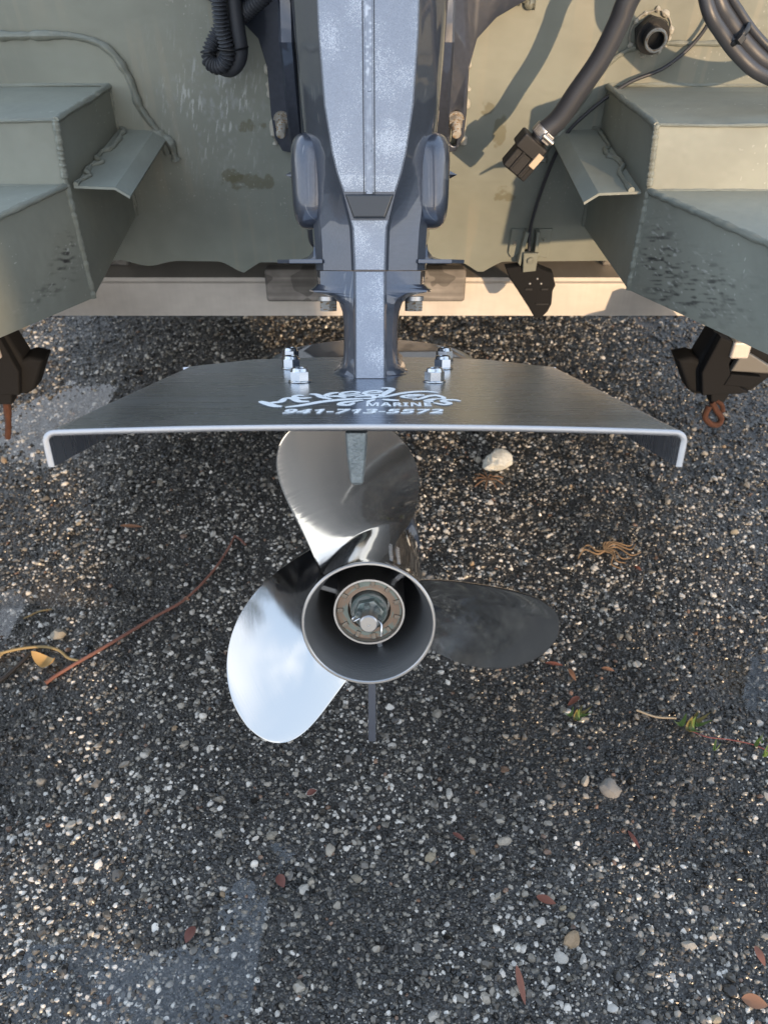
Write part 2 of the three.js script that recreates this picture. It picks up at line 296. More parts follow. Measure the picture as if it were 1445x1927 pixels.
{
  // loose and embedded aggregate: the large stones are parts, the rest is one mass of small ones
  const variants = [401, 402, 403, 404, 405, 406].map((s) => toCreasedNormals(pebbleGeo(s, 1, 0.3), 0.7));
  const place = (n) => { // spread over the part of the lot in front of the camera, thinning with distance
    const z = -0.22 - Math.pow(rnd(), 1.25) * 2.9, w = 0.62 + 0.58 * -z; return [rr(-w, w), z];
  };
  const big = [[0.2411 - 0.03, -1.43, 0.012], [0.3148, -0.6104, 0.020], [0.2075, -0.3884, 0.011], [0.232, -0.385, 0.008], [0.3619, -0.4031, 0.010], [0.2234, -0.4061, 0.013], [-0.5536, -0.9017, 0.017], [0.283, -0.62, 0.010], [-0.10, -0.47, 0.011], [-0.15, -0.54, 0.009], [-0.07, -0.52, 0.009], [0.09, -0.60, 0.009], [0.06, -0.51, 0.010], [0.115, -0.345, 0.010], [0.04, -0.40, 0.009]];
  for (let i = 0; i < 300; i++) {
    let x, z, r; if (i < big.length) { [x, z, r] = big[i]; r *= 0.78; } else { [x, z] = place(); r = (0.0036 + 0.0042 * Math.pow(rnd(), 2.2)) * (1 + 0.2 * -z * rnd()); }
    const o = mesh('stone', variants[i % 6], M.stoneTones[i < big.length ? [0, 3, 2, 5, 0, 7, 1, 0, 2, 1, 0, 2, 4, 0, 3][i] : Math.floor(rnd() * 8)], ground);
    o.position.set(x, groundY(x, z) + r * rr(0.05, 0.3), z); o.rotation.set(rr(-3, 3), rr(-3, 3), rr(-3, 3)); o.scale.set(r * rr(0.8, 1.25), r * rr(0.6, 0.9), r * rr(0.8, 1.2));
  }
  const N = 240000, im = new THREE.InstancedMesh(toCreasedNormals(pebbleGeo(411, 1, 0.5), 0.5), M.stone, N), m4 = new THREE.Matrix4(), q = new THREE.Quaternion(), e = new THREE.Euler(), c = new THREE.Color();
  im.name = 'aggregate'; im.userData.kind = 'stuff'; im.castShadow = im.receiveShadow = true;
  for (let i = 0; i < N; i++) {
    const [x, z] = place(), patch = fbm(x * 5, z * 5, 421, 3);
    let r = 0.0010 + 0.0026 * Math.pow(rnd(), 2.8) + (rnd() < 0.05 ? rr(0.0005, 0.0032) : 0); r *= 0.92 + 0.16 * -z;
    e.set(rr(-3, 3), rr(-3, 3), rr(-3, 3)); q.setFromEuler(e);
    m4.compose(V(x, groundY(x, z) + r * rr(-0.35, 0.35), z), q, V(r * rr(0.75, 1.35), r * rr(0.6, 1.0), r * rr(0.75, 1.35)));
    im.setMatrixAt(i, m4);
    const t = clamp(rnd() - (patch - 0.47) * 0.7, 0, 0.96), odd = rnd(); let b;
    if (odd < 0.012) { b = rr(0.10, 0.2); c.setRGB(b, b * 0.62, b * 0.42); }
    else if (t < 0.34) { b = rr(0.008, 0.04); c.setRGB(b, b * 0.97, b * 0.92); }
    else if (t < 0.68) { b = rr(0.035, 0.12); c.setRGB(b, b * 0.93, b * 0.81); }
    else if (t < 0.915) { b = rr(0.11, 0.28); c.setRGB(b, b * 0.92, b * 0.78); }
    else { b = rr(0.33, 0.58); c.setRGB(b, b * 0.95, b * 0.86); }
    im.setColorAt(i, c);
  }
  ground.add(im);
}
// standing water: level sheets that the higher asphalt and the stones break through
const puddleLabels = ['rain puddle on the asphalt below the left flotation pod', 'thin puddle beside the pale twig on the asphalt', 'shallow puddle around the forked twig on asphalt', 'small puddle on asphalt between forked twig and wide film of water',
  'wide film of rainwater spread among stones far from the propeller', 'film of rainwater on asphalt beneath the long brown leaf path', 'little puddle beside the wide film of rainwater', 'shallow puddle by the green seedling and creeping vine', 'puddle on asphalt under the right flotation pod', 'puddle at the end of the creeping vine'];
basins.forEach(([x, z, rx, rz], i) => {
  const pts = []; for (let k = 0; k < 36; k++) { const a = k / 36 * Math.PI * 2, q = 1.9 + 0.5 * vn(Math.cos(a) * 1.7 + 5 + i, Math.sin(a) * 1.7 + 5, 431); pts.push([x + Math.cos(a) * rx * q, -(z + Math.sin(a) * rz * q)]); }
  const o = mesh('puddle', new THREE.ShapeGeometry(poly(pts)).rotateX(-Math.PI / 2).translate(0, -0.0029 + i * 0.00012, 0), M.water); o.userData = { kind: 'structure', label: puddleLabels[i], category: 'puddle' };
});

// ---------------------------------------------------------------- trailer
{
  const t = thing('boat_trailer', 'bare aluminium boat trailer with wide cross beam under the hull', 'trailer');
  // channel section, lip at the top
  const prof = poly([[-1.42, 0.352], [-1.412, 0.352], [-1.412, 0.416], [-1.405, 0.423], [-1.405, 0.429], [-1.50, 0.429], [-1.50, 0.352], [-1.494, 0.352], [-1.494, 0.423], [-1.42, 0.423]]);
  const cb = extr(prof, 1.7, 0.0008, 1).rotateY(-Math.PI / 2).translate(0.82, 0, 0);
  const P = cb.attributes.position, U = cb.attributes.uv; for (let i = 0; i < P.count; i++) U.setXY(i, P.getX(i) * 0.8, P.getY(i) * 4 + P.getZ(i));
  mesh('cross_beam', cb, M.beam, t);
  for (const s of [-1, 1]) {
    mesh('side_rail', rbox(0.06, 0.10, 2.7, 0.006, s * 0.855 - 0.03, 0.36, -2.75), M.beam, t);
    mesh('bunk_board', rbox(0.09, 0.062, 2.4, 0.006, s * 0.5 - 0.035, 0.461, -2.66), M.wood, t);
    const w = mesh('wheel', new THREE.TorusGeometry(0.215, 0.085, 20, 48).rotateY(Math.PI / 2).translate(s * 1.02 - 0.03, 0.30, -3.2), M.tyre, t);
    mesh('rim', cyl(0.15, 0.15, 0.12, 32).rotateZ(Math.PI / 2).translate(s * 1.02 - 0.03, 0.30, -3.2), M.steel, w);
    mesh('tie_down_arm', rbox(0.03, 0.03, 0.27, 0.004, s * 0.605 - 0.03, 0.412, -1.27), M.beam, t);
  }
  mesh('axle', cyl(0.025, 0.025, 2.0, 16).rotateZ(Math.PI / 2).translate(-0.03, 0.30, -3.2), M.steel, t);
}
{
  const g = rbox(0.368, 0.061, 0.03, 0.006, -0.034, 0.426, -1.385).toNonIndexed(), P = g.attributes.position, U = g.attributes.uv;
  for (let i = 0; i < P.count; i++) U.setXY(i, P.getX(i) * 3, P.getY(i) * 3);
  tag(mesh('wood_block', g, M.wood), 'grey weathered wood board on the trailer beam behind the motor', 'board');
}
for (const s of [1, -1]) {
  const t = thing('tie_down', s > 0 ? 'black ratchet tie-down with steel plate and looped rusty hook' : 'black ratchet tie-down with a straight rusty hook below it', 'tie-down', 'trailer tie-downs under the pods');
  const X = (x) => s > 0 ? x + 0.010 : -0.088 - x, z = -1.15;
  const pt = ([x, y]) => [X(x), y];
  const A = [[0.486, 0.379], [0.512, 0.334], [0.524, 0.327], [0.596, 0.326], [0.612, 0.334], [0.634, 0.358], [0.634, 0.375], [0.60, 0.408], [0.530, 0.424], [0.515, 0.375], [0.498, 0.381]];
  mesh('housing', toCreasedNormals(extr(poly(A.map(pt)), 0.030, 0.008, 5), 0.9).translate(0, 0, z - 0.045), M.mattBlack, t);
  mesh('side_cheek', extr(poly([[0.530, 0.43], [0.556, 0.42], [0.552, 0.385], [0.566, 0.350], [0.600, 0.333], [0.528, 0.330], [0.517, 0.37]].map(pt)), 0.010, 0.003, 3).translate(0, 0, z - 0.004), M.mattBlack, t);
  mesh('steel_lever', extr(poly([[0.572, 0.409], [0.625, 0.378], [0.623, 0.372], [0.562, 0.376]].map(pt)), 0.008, 0.0025, 2).translate(0, 0, z + 0.002), mat({ color: rgb(0.15, 0.148, 0.142), metalness: 0.4, roughness: 0.55 }), t);
  mesh('lever_grip', extr(poly([[0.563, 0.366], [0.610, 0.362], [0.598, 0.345], [0.558, 0.349]].map(pt)), 0.008, 0.002, 2).translate(0, 0, z + 0.001), M.mattBlack, t);
  mesh('strap_outlet', extr(poly([[0.546, 0.330], [0.577, 0.330], [0.570, 0.304], [0.554, 0.304]].map(pt)), 0.022, 0.003, 2).translate(0, 0, z - 0.03), M.mattBlack, t);
  mesh('mounting_lug', rbox(0.03, 0.05, 0.03, 0.004, X(0.575), 0.40, z - 0.03), M.mattBlack, t);
  if (s > 0) {
    mesh('hook', tube([V(0.556, 0.302, z), V(0.553, 0.283, z + 0.004), V(0.566, 0.270, z + 0.006), V(0.580, 0.268, z + 0.004), V(0.584, 0.277, z), V(0.573, 0.291, z - 0.004), V(0.562, 0.306, z - 0.006)], 0.0052, { seg: 50 }), M.rust, t);
    mesh('hook', tube([V(0.570, 0.309, z - 0.008), V(0.580, 0.301, z - 0.006), V(0.586, 0.288, z - 0.006)], 0.0042, { seg: 24 }), M.rust, t);
  } else mesh('hook', tube([V(X(0.562), 0.312, z - 0.015), V(X(0.566), 0.285, z - 0.012), V(X(0.572), 0.258, z - 0.01), V(X(0.580), 0.232, z - 0.008)], 0.006, { seg: 30, fn: (a) => 0.0066 - 0.0014 * sstep(0.35, 0.55, a) }), M.rust, t);
}

// ---------------------------------------------------------------- boat hull
const TZ = (y) => y < 0.64 ? -1.2594 - (0.64 - y) * 0.21 : -1.28 + (y - 0.5) * 0.147;     // transom leans aft, with a knuckle at 0.64
const T = (x, y, off = 0) => V(x, y, TZ(y) + off);
const TN = V(0, -0.145, 0.989).normalize();
{
  const b = thing('boat', 'olive grey green aluminium boat stern with two stepped flotation pods', 'boat');
  // transom: sheet with the knuckle and two keel points on its lower edge
  const bottom = (x) => { let y = 0.499 + 0.012 * Math.abs(x + 0.03); for (const c of [-0.2418, 0.165, -0.50, 0.44]) y = Math.min(y, 0.480 + Math.abs(x - c) * 0.66); if (x > -0.43 && x < -0.33) y -= 0.01 * sstep(0.05, 0, Math.abs(x + 0.40)); return y; };
  const xs = []; for (let i = 0; i <= 190; i++) xs.push(-0.98 + i * 1.9 / 190);
  const ys = [0.0, 0.12, 0.3, 0.55, 0.8, 1, 1.001, 1.3, 1.8, 2.4, 3.2], pos = [], uv = [], idx = [];
  for (const off of [0, -0.007]) for (const x of xs) for (const k of ys) {
    const y0 = bottom(x), y = k <= 1 ? lerp(y0, 0.64, k) : 0.64 + (k - 1) * 0.19, w = 0.0012 * (fbm(x * 5, y * 6, 501, 3) - 0.5) * 4;
    pos.push(x, y, TZ(y) + off + w); uv.push((x + 1) / 2, (y - 0.45) / 1.0);
  }
  const ny = ys.length, nn = xs.length * ny;
  for (let s = 0; s < 2; s++) for (let i = 0; i + 1 < xs.length; i++) for (let j = 0; j + 1 < ny; j++) { const a = s * nn + i * ny + j, c = a + ny; s ? idx.push(a, a + 1, c + 1, a, c + 1, c) : idx.push(a, c, c + 1, a, c + 1, a + 1); }
  for (let i = 0; i + 1 < xs.length; i++) for (const j of [0, ny - 1]) { const a = i * ny + j, c = a + ny; idx.push(a, a + nn, c + nn, a, c + nn, c); }
  const g = new THREE.BufferGeometry(); g.setAttribute('position', new THREE.Float32BufferAttribute(pos, 3)); g.setAttribute('uv', new THREE.Float32BufferAttribute(uv, 2)); g.setIndex(idx); g.computeVertexNormals();
  mesh('transom', toCreasedNormals(g, 0.12), M.transom, b);
  // hull behind the transom
  const hz0 = -1.29, hz1 = -4.2;
  mesh('hull_bottom', faces([[V(-0.98, 0.52, hz0), V(-0.03, 0.498, hz0), V(-0.03, 0.498, hz1), V(-0.98, 0.52, hz1)], [V(-0.03, 0.498, hz0), V(0.92, 0.52, hz0), V(0.92, 0.52, hz1), V(-0.03, 0.498, hz1)]]), M.transom, b);
  for (const x of [-0.98, 0.92]) mesh('hull_side', rbox(0.006, 0.535, 2.9, 0.002, x, 0.788, -2.74), M.transom, b);
  mesh('deck', rbox(1.90, 0.01, 2.9, 0.003, -0.03, 1.05, -2.70), M.transom, b);

  // flotation pods
  for (const s of [1, -1]) {
    const R = s > 0, xi = R ? 0.318 : -0.392, zc = R ? -0.986 : -1.012, k = R ? 0.339 : 0.25, X = (x) => x, out = R ? 0.92 : -0.98;
    const yT = 0.773, yM = R ? 0.700 : 0.699, yB = R ? 0.574 : 0.552, za = -0.70;
    const xa = xi + s * (k * (za - zc) + 0.006), xl = xi + s * 0.006;
    const back = (y) => TZ(y) + 0.0005;
    const ybA = R ? 0.605 : 0.60;
    const podM = mat({ map: podTex(R ? [[0.045, 0.715, 0.035, 0.04, 1.4], [0.10, 0.695, 0.07, 0.035, 0.9], [0.15, 0.72, 0.07, 0.03, 0.7], [0.07, 0.66, 0.02, 0.03, 1.0]] : [[0.030, 0.718, 0.018, 0.016, 1.5], [0.045, 0.70, 0.03, 0.012, 1.1], [0.08, 0.68, 0.06, 0.012, 0.8]], R ? 3 : 7), bumpMap: paintBump, bumpScale: 0.0006, roughness: 0.55 });
    const A = V(xi, yT, back(yT)), B = V(xi, yT, zc), Bo = V(out, yT, zc), Ao = V(out, yT, back(yT));
    const C = V(xl, yM, zc), Co = V(out, yM, zc), D = V(xa, yM + 0.004, za), Do = V(out, yM + 0.004, za);
    const E = V(xl, yB, zc), Fp = V(xl, R ? 0.567 : 0.585, -1.27), G = V(xa, ybA, za), Go = V(out, ybA + 0.03, za), Eo = V(out, yB + 0.05, zc), Fo = V(out, 0.62, -1.27);
    const L = [[A, B, Bo, Ao], [B, C, Co, Bo], [C, D, Do, Co], [A, Fp, E, C, B], [C, E, G, D], [D, G, Go, Do], [E, Fp, Fo, Eo], [G, E, Eo, Go], [Bo, Co, Eo, Fo, Ao], [Co, Do, Go, Eo]];
    const pg = faces(L), P = pg.attributes.position, U = pg.attributes.uv, N = pg.attributes.normal;
    for (let i = 0; i < P.count; i++) { // lay the paint along each face in metres; aft wall starts at the corner
      const x = P.getX(i), y = P.getY(i), z = P.getZ(i);
      if (Math.abs(N.getY(i)) > 0.8) U.setXY(i, x / 1.2, z / 1.2); else U.setXY(i, ((z - zc) * 1.05 + (Math.abs(N.getZ(i)) > 0.9 ? Math.abs(x - xi) : 0)) / 1.2, y / 1.2 + 0.07);
    }
    const pod = mesh('flotation_pod', pg, podM, b);
    pod.userData.label = R ? 'stepped pod with black scuff marks' : 'stepped pod with a small dark scuff';
    const up = (p, d = 0.0) => p.clone().add(V(0, d, 0));
    const beads = [[A, B], [B, C], [C, E], [C, D], [V(xi, yT + 0.002, back(yT) + 0.003), V(out, yT + 0.002, back(yT) + 0.003)], [B, Bo], [C, Co], [A, Fp]].map(([p, q], i) => {
      const n = 8, pts = []; for (let j = 0; j <= n; j++) pts.push(p.clone().lerp(q, j / n).add(V(0, (hash(j, i, 7) - 0.5) * 0.0012, (hash(j, i, 9) - 0.5) * 0.0012)));
      return bead(pts, i === 5 || i === 6 ? 0.0022 : i === 4 ? 0.0032 : 0.0042, 70);
    });
    mesh('weld_bead', join(beads), podM, pod);
    // backing plate on the transom round the pod, with its weld
    const q = (pts) => pts.map(([x, y]) => T(x, y, 0.0035));
    const line = R ? [[0.92, 0.828], [0.452, 0.827], [0.345, 0.822], [0.312, 0.800], [0.290, 0.762], [0.268, 0.728], [0.246, 0.700], [0.246, 0.668]] : [[-0.98, 0.838], [-0.52, 0.836], [-0.415, 0.834], [-0.380, 0.820], [-0.360, 0.785], [-0.353, 0.745], [-0.333, 0.708], [-0.327, 0.680]];
    mesh('backing_weld', bead(q(line), R ? 0.0036 : 0.0058, 160), M.transom, pod);
    const sh = poly([...line.map(([x, y]) => [x, y]), [xi, 0.668], [xi, 0.60], [out, 0.62]]), sg = extr(sh, 0.004), SP = sg.attributes.position, SU = sg.attributes.uv;
    for (let i = 0; i < SP.count; i++) { const x = SP.getX(i), y = SP.getY(i); SU.setXY(i, (x + 1) / 2, (y - 0.45)); SP.setZ(i, TZ(y) + 0.0005 + SP.getZ(i) * 0.8); }
    sg.computeVertexNormals(); mesh('backing_plate', toCreasedNormals(sg, 0.5), M.transom, pod);
    // bent step bracket on the inner wall
    const w = s * -1, zb0 = -1.247, zb1 = R ? -0.995 : -1.02, cs = (z, yk) => [[0, 0], [0.052, -0.002], [0.069, -0.013], [0.068, -0.016], [0.051, -0.005], [0, -0.003]].map(([dx, dy]) => V(xi + w * dx, yk + dy, z));
    const loops = []; for (let i = 0; i <= 6; i++) loops.push(cs(lerp(zb0, zb1, i / 6), lerp(0.7165, 0.6965, i / 6)));
    const ends = [loops[0], loops[6]].flatMap((l) => [[l[0], l[1], l[4], l[5]], [l[1], l[2], l[3], l[4]]]);
    mesh('step_bracket', join([loft(loops, { crease: 0.2, caps: false }), faces(ends)]), M.transom, pod);
    const wb = []; for (let i = 0; i <= 26; i++) { const z = lerp(zb0, zb1, i / 26); wb.push(V(xi + w * (0.003 + 0.010 * sstep(0.40, 0.75, vn(i * 0.55, 2, 513 + s))), lerp(0.7165, 0.6965, i / 26) + 0.0012, z)); }
    mesh('bracket_weld', tube(wb, 0.004, { seg: 90, rad: 8, fn: (t) => 0.0022 + 0.0022 * vn(t * 40, 5, 515 + s) }), podM, pod);
    mesh('bracket_gusset', tube([T(xi + w * 0.05, 0.716, 0.004), T(xi + w * 0.072, 0.697, 0.004), T(xi + w * 0.076, 0.672, 0.003)], 0.006, { seg: 30, rad: 8, fn: (t) => 0.004 + 0.004 * vn(t * 9, 1, 517) }), M.transom, pod);
  }
  // drain fitting through the transom
  const f = new THREE.Group(); f.name = 'drain_fitting'; b.add(f);
  f.position.copy(T(0.3625, 0.839, 0)); f.quaternion.setFromUnitVectors(V(0, 0, 1), TN);
  mesh('hex_nut', cyl(0.0235, 0.0235, 0.012, 6).rotateX(Math.PI / 2).rotateZ(0.25).translate(0, 0, 0.008), M.plastic, f);
  mesh('flange', cyl(0.0215, 0.0225, 0.006, 40).rotateX(Math.PI / 2).translate(0, 0, 0.016), M.blackGloss, f);
  mesh('spigot', new THREE.LatheGeometry([[0.0105, -0.01], [0.0105, 0.034], [0.0125, 0.0355], [0.0145, 0.034], [0.0145, 0.008]].map(([a, c]) => new THREE.Vector2(a, c)), 40).rotateX(Math.PI / 2), M.plastic, f);
  mesh('spigot_rim', new THREE.TorusGeometry(0.0128, 0.0022, 10, 40).translate(0, 0, 0.0345), M.boltCorroded, f);
  mesh('bore_end', new THREE.CircleGeometry(0.0104, 24).translate(0, 0, 0.006), M.blackGloss, f);
  const ring = []; for (let i = 0; i < 22; i++) { const a = i / 22 * Math.PI * 2; ring.push(V(Math.cos(a) * (0.0255 + 0.003 * vn(i * 0.8, 1, 521)), Math.sin(a) * (0.0255 + 0.004 * vn(i * 0.8, 4, 522)), 0.0015)); }
  mesh('sealant', tube(ring, 0.003, { seg: 90, rad: 8, close: true, fn: (t) => 0.0010 + 0.0034 * sstep(0.35, 0.9, vn(t * 34, 2, 523)) }), M.sealant, f);
}

// ---------------------------------------------------------------- outboard motor, trimmed up: local x right, y up the leg, z aft; origin at the propeller's outlet ring
const motor = thing('outboard_motor', 'dark blue grey outboard motor lower unit with polished propeller', 'outboard motor');
motor.position.set(-0.0142, 0.4496, -0.497); motor.rotation.x = -20.3 * DEG; motor.updateMatrixWorld(true);
const toMotor = motor.matrixWorld.clone().invert();
const inMotor = (g) => g.applyMatrix4(toMotor);
{
  // cross-section of the midsection: rear spine of half width ws at zs, body of half width wb
  const sect = (y, ws, zs, wb, zf = -0.40) => {
    const f = lerp(0.55, 1, sstep(0.33, 0.45, y)), h = [[ws, zs], [ws + 0.0030, zs - 0.006], [ws + 0.36 * (wb - ws), zs - 0.026 * f], [ws + 0.74 * (wb - ws), zs - 0.046 * f], [wb - 0.003, zs - 0.068 * f], [wb, zs - 0.098 * f], [wb, zf + 0.06], [wb * 0.8, zf + 0.015], [wb * 0.4, zf]];
    return [...h.map(([x, z]) => V(x, y, z)), ...h.slice().reverse().map(([x, z]) => V(-x, y, z))];
  };
  const rows = [[0.312, 0.0158, -0.166, 0.0600], [0.335, 0.0165, -0.166, 0.0607], [0.352, 0.0172, -0.166, 0.0617], [0.364, 0.0198, -0.165, 0.063], [0.385, 0.0255, -0.163, 0.0645], [0.402, 0.0315, -0.161, 0.066], [0.42, 0.0358, -0.160, 0.068], [0.46, 0.0420, -0.158, 0.0715], [0.52, 0.0458, -0.156, 0.076], [0.58, 0.0472, -0.154, 0.0795], [0.68, 0.0485, -0.151, 0.084]];
  const mid = loft(rows.map((r) => sect(...r)), { crease: 0.35 });
  { const P = mid.attributes.position, U = mid.attributes.uv; for (let i = 0; i < P.count; i++) U.setXY(i, (P.getX(i) + P.getZ(i)) * 3, P.getY(i) * 3); }
  mesh('midsection', mid, M.motor, motor);
  // chalked silver face on the rear of the spine
  const face = (list, th) => { const g = loft(list.map(([y, w, z]) => [V(w, y, z), V(w - 0.0012, y, z + th), V(-w + 0.0012, y, z + th), V(-w, y, z)]), { crease: 0.3 }); const P = g.attributes.position, U = g.attributes.uv; for (let i = 0; i < P.count; i++) U.setXY(i, P.getX(i) * 5 + 0.5, P.getY(i) * 5); return g; };
  const panel = mesh('rear_panel', face(rows.slice(4).map(([y, w, z]) => [y, w - 0.0004, z]), 0.0022), M.silver, motor);
  mesh('rear_panel', face(rows.slice(0, 4).map(([y, w, z], i) => [i === 3 ? 0.359 : y + (i ? 0 : 0.0008), w - 0.0006, z]), 0.0022), M.silver, motor);
  // raised seam down the middle of the panel
  mesh('seam_rib', loft([[0.383, -0.1628], [0.42, -0.1598], [0.46, -0.1578], [0.52, -0.1558], [0.58, -0.1538], [0.68, -0.1508]].map(([y, z]) => [V(0.0038, y, z), V(0.0030, y, z + 0.0034), V(-0.0030, y, z + 0.0034), V(-0.0038, y, z)]), { crease: 0.3 }), M.silver, panel);
  for (const x of [-0.0052, 0.0052]) mesh('seam_groove', loft([[0.383, -0.1628], [0.42, -0.1598], [0.46, -0.1578], [0.52, -0.1558], [0.58, -0.1538], [0.68, -0.1508]].map(([y, z]) => [V(x + 0.0005, y, z), V(x + 0.0005, y, z + 0.0025), V(x - 0.0005, y, z + 0.0025), V(x - 0.0005, y, z)]), { crease: 0.3 }), M.motorDark, panel);
  // dark plug at the foot of the panel
  { const cap = extr(poly([[-0.0212, 0.3805], [0.0212, 0.3805], [0.0140, 0.3625], [-0.0140, 0.3625]]), 0.004, 0.0022, 3); mesh('pickup_cap', cap.translate(0, 0.0004, -0.1645), M.darkcap, motor); }
  // lower mount covers on both flanks
  for (const s of [1, -1]) {
    const g = new THREE.SphereGeometry(1, 48, 36), P = g.attributes.position, U = g.attributes.uv, e = (v, p) => Math.sign(v) * Math.abs(v) ** p;
    for (let i = 0; i < P.count; i++) {
      const x = P.getX(i), y = P.getY(i), z = P.getZ(i), m = Math.hypot(x, z) || 1, q = e(m, 0.5), yy = e(y, 0.5);
      P.setXYZ(i, s * (0.0605 - 0.001 * yy) + e(x / m, 0.75) * q * (0.0225 + 0.0018 * yy), 0.4005 + yy * 0.0465, -0.240 + e(z / m, 0.75) * q * 0.047); U.setXY(i, (x + z) * 0.15, y * 0.2);
    }
    g.computeVertexNormals();
    const o = mesh('mount_cover', g, M.motor, motor);
    mesh('mount_lug', new THREE.ConeGeometry(0.011, 0.018, 4).rotateZ(-s * Math.PI / 2).scale(1, 0.8, 0.6).translate(s * 0.0865, 0.413, -0.282), M.motor, o);
    // thin splash plate and its root
    const sp = poly([[0.05, -0.19], [0.085, -0.205], [0.100, -0.225], [0.103, -0.27], [0.098, -0.33], [0.05, -0.37]].map(([x, z]) => [x * s, -z]));
    mesh('splash_plate', extr(sp, 0.0028, 0.0006, 1).rotateX(-Math.PI / 2).translate(0, 0.3195, 0), M.motor, motor);
mesh('splash_fillet', loft([-0.205, -0.215, -0.25, -0.30, -0.35, -0.365].map((z, i) => { const k = i === 0 || i === 5 ? 0.2 : 1; return [[0.052, 0.3222], [0.052, 0.3222 + 0.018 * k], [0.0600, 0.3222 + 0.016 * k], [0.0615, 0.3222 + 0.009 * k], [0.0655, 0.3222 + 0.004 * k], [0.076, 0.3222 + 0.0004]].map(([x, y]) => V(s * x, y, z)); }), { crease: 0.9 }), M.motor, motor);
  }
  // gearcase: flanged head, strut and fairing
  const neck = [[0.3113, 0.0585], [0.298, 0.0580], [0.2945, 0.0615], [0.2918, 0.0662], [0.2902, 0.0662], [0.2886, 0.056], [0.2850, 0.042], [0.279, 0.0345], [0.269, 0.0308], [0.255, 0.0296], [0.235, 0.0293], [0.220, 0.0302], [0.213, 0.033], [0.2085, 0.0385], [0.2065, 0.048]];
  const gz = (y) => lerp(-0.146, -0.166, clamp((y - 0.206) / 0.106));
  const gc = loft(neck.map(([y, w]) => {
    const zs = gz(y), ws = 0.0150; const h = [[ws, zs], [ws + 0.002, zs - 0.006], [ws + 0.5 * (w - ws), zs - 0.013], [ws + 0.86 * (w - ws), zs - 0.028], [w, zs - 0.055], [w, -0.33], [w * 0.75, -0.375], [w * 0.3, -0.40]];
    return [...h.map(([x, z]) => V(x, y, z)), ...h.slice().reverse().map(([x, z]) => V(-x, y, z))];
  }), { crease: 0.5 });
  { const P = gc.attributes.position, U = gc.attributes.uv; for (let i = 0; i < P.count; i++) U.setXY(i, (P.getX(i) + P.getZ(i)) * 3, P.getY(i) * 3); }
  mesh('gearcase_strut', gc, M.motor, motor);
  mesh('trailing_face', face([0.3105, 0.29, 0.26, 0.23, 0.207].map((y) => [y, 0.0148, gz(y)]), 0.0026), M.silver, motor);
  for (const s of [1, -1]) {
    const bolt = new THREE.Group(); bolt.name = 'flange_bolt'; motor.add(bolt); bolt.position.set(s * 0.0465, 0.2815, -0.222); bolt.scale.setScalar(1.12);
    mesh('bolt_head', cyl(0.0088, 0.0088, 0.0095, 6).rotateY(0.2).translate(0, -0.006, 0), M.boltCorroded, bolt);
    mesh('washer', cyl(0.0100, 0.0100, 0.004, 28).translate(0, 0.001, 0), M.steel, bolt);
  }
  // factory anti-ventilation plate: shows as an arc in front of the bolted-on stabiliser
  const py = (z) => 0.2 - 0.03 * (z - 0.0718);
  const av = new THREE.Shape(); av.moveTo(-0.075, 0.03); av.lineTo(0.075, 0.03); av.bezierCurveTo(0.125, -0.08, 0.135, -0.26, 0.118, -0.33); av.bezierCurveTo(0.10, -0.42, 0.05, -0.475, 0, -0.482); av.bezierCurveTo(-0.05, -0.475, -0.10, -0.42, -0.118, -0.33); av.bezierCurveTo(-0.135, -0.26, -0.125, -0.08, -0.075, 0.03);
  { const g = extr(av, 0.006, 0.001, 1).rotateX(Math.PI / 2), P = g.attributes.position; for (let i = 0; i < P.count; i++) P.setY(i, P.getY(i) + py(P.getZ(i)) - 0.0062 + 0.0055 * sstep(-0.24, -0.36, P.getZ(i))); g.computeVertexNormals(); mesh('ventilation_plate', toCreasedNormals(g, 0.4), M.motor, motor); }
  // gear housing and skeg
  mesh('gear_housing', new THREE.LatheGeometry([[0.001, -0.52], [0.022, -0.505], [0.040, -0.46], [0.050, -0.40], [0.055, -0.32], [0.056, -0.24], [0.056, -0.201], [0.040, -0.2005]].map(([a, c]) => new THREE.Vector2(a, c)), 48).rotateX(Math.PI / 2), M.motor, motor);
  mesh('strut_lower', loft([[0.20, -0.20, -0.39], [0.12, -0.20, -0.39], [0.04, -0.19, -0.40]].map(([y, z1, z0]) => { const h = [[0.004, z1], [0.016, z1 - 0.03], [0.024, z1 - 0.08], [0.022, z0 + 0.05], [0.004, z0]]; return [...h.map(([x, z]) => V(x, y, z)), ...h.slice().reverse().map(([x, z]) => V(-x, y, z))]; }), { crease: 0.6 }), M.motor, motor);
  mesh('skeg', loft([[-0.04, -0.165, -0.42], [-0.12, -0.158, -0.37], [-0.19, -0.152, -0.30], [-0.228, -0.150, -0.24]].map(([y, z1, z0]) => { const h = [[0.0042, z1], [0.0055, z1 - 0.02], [0.006, (z1 + z0) / 2], [0.0015, z0]]; return [...h.map(([x, z]) => V(x, y, z)), ...h.slice().reverse().map(([x, z]) => V(-x, y, z))]; }), { crease: 0.5 }), M.motor, motor);
  // trim tab anode
  { const h = [[0.192, 0.0085, 0.058, 0.020], [0.175, 0.0078, 0.056, 0.018], [0.160, 0.0062, 0.053, 0.020], [0.150, 0.0052, 0.050, 0.026], [0.1475, 0.0042, 0.047, 0.030]];
    mesh('trim_tab', loft(h.map(([y, w, z1, z0]) => [V(w - 0.008, y, z0 - 0.02), V(w - 0.0075, y, z1 - 0.003), V(w - 0.009, y, z1), V(-w - 0.006, y, z1), V(-w - 0.0075, y, z1 - 0.003), V(-w - 0.006, y, z0 - 0.02)]), { crease: 0.5 }).scale(1, 1, 1), M.anode, motor).geometry.attributes.uv.array.forEach((v, i, a) => { a[i] = v * 9; }); }

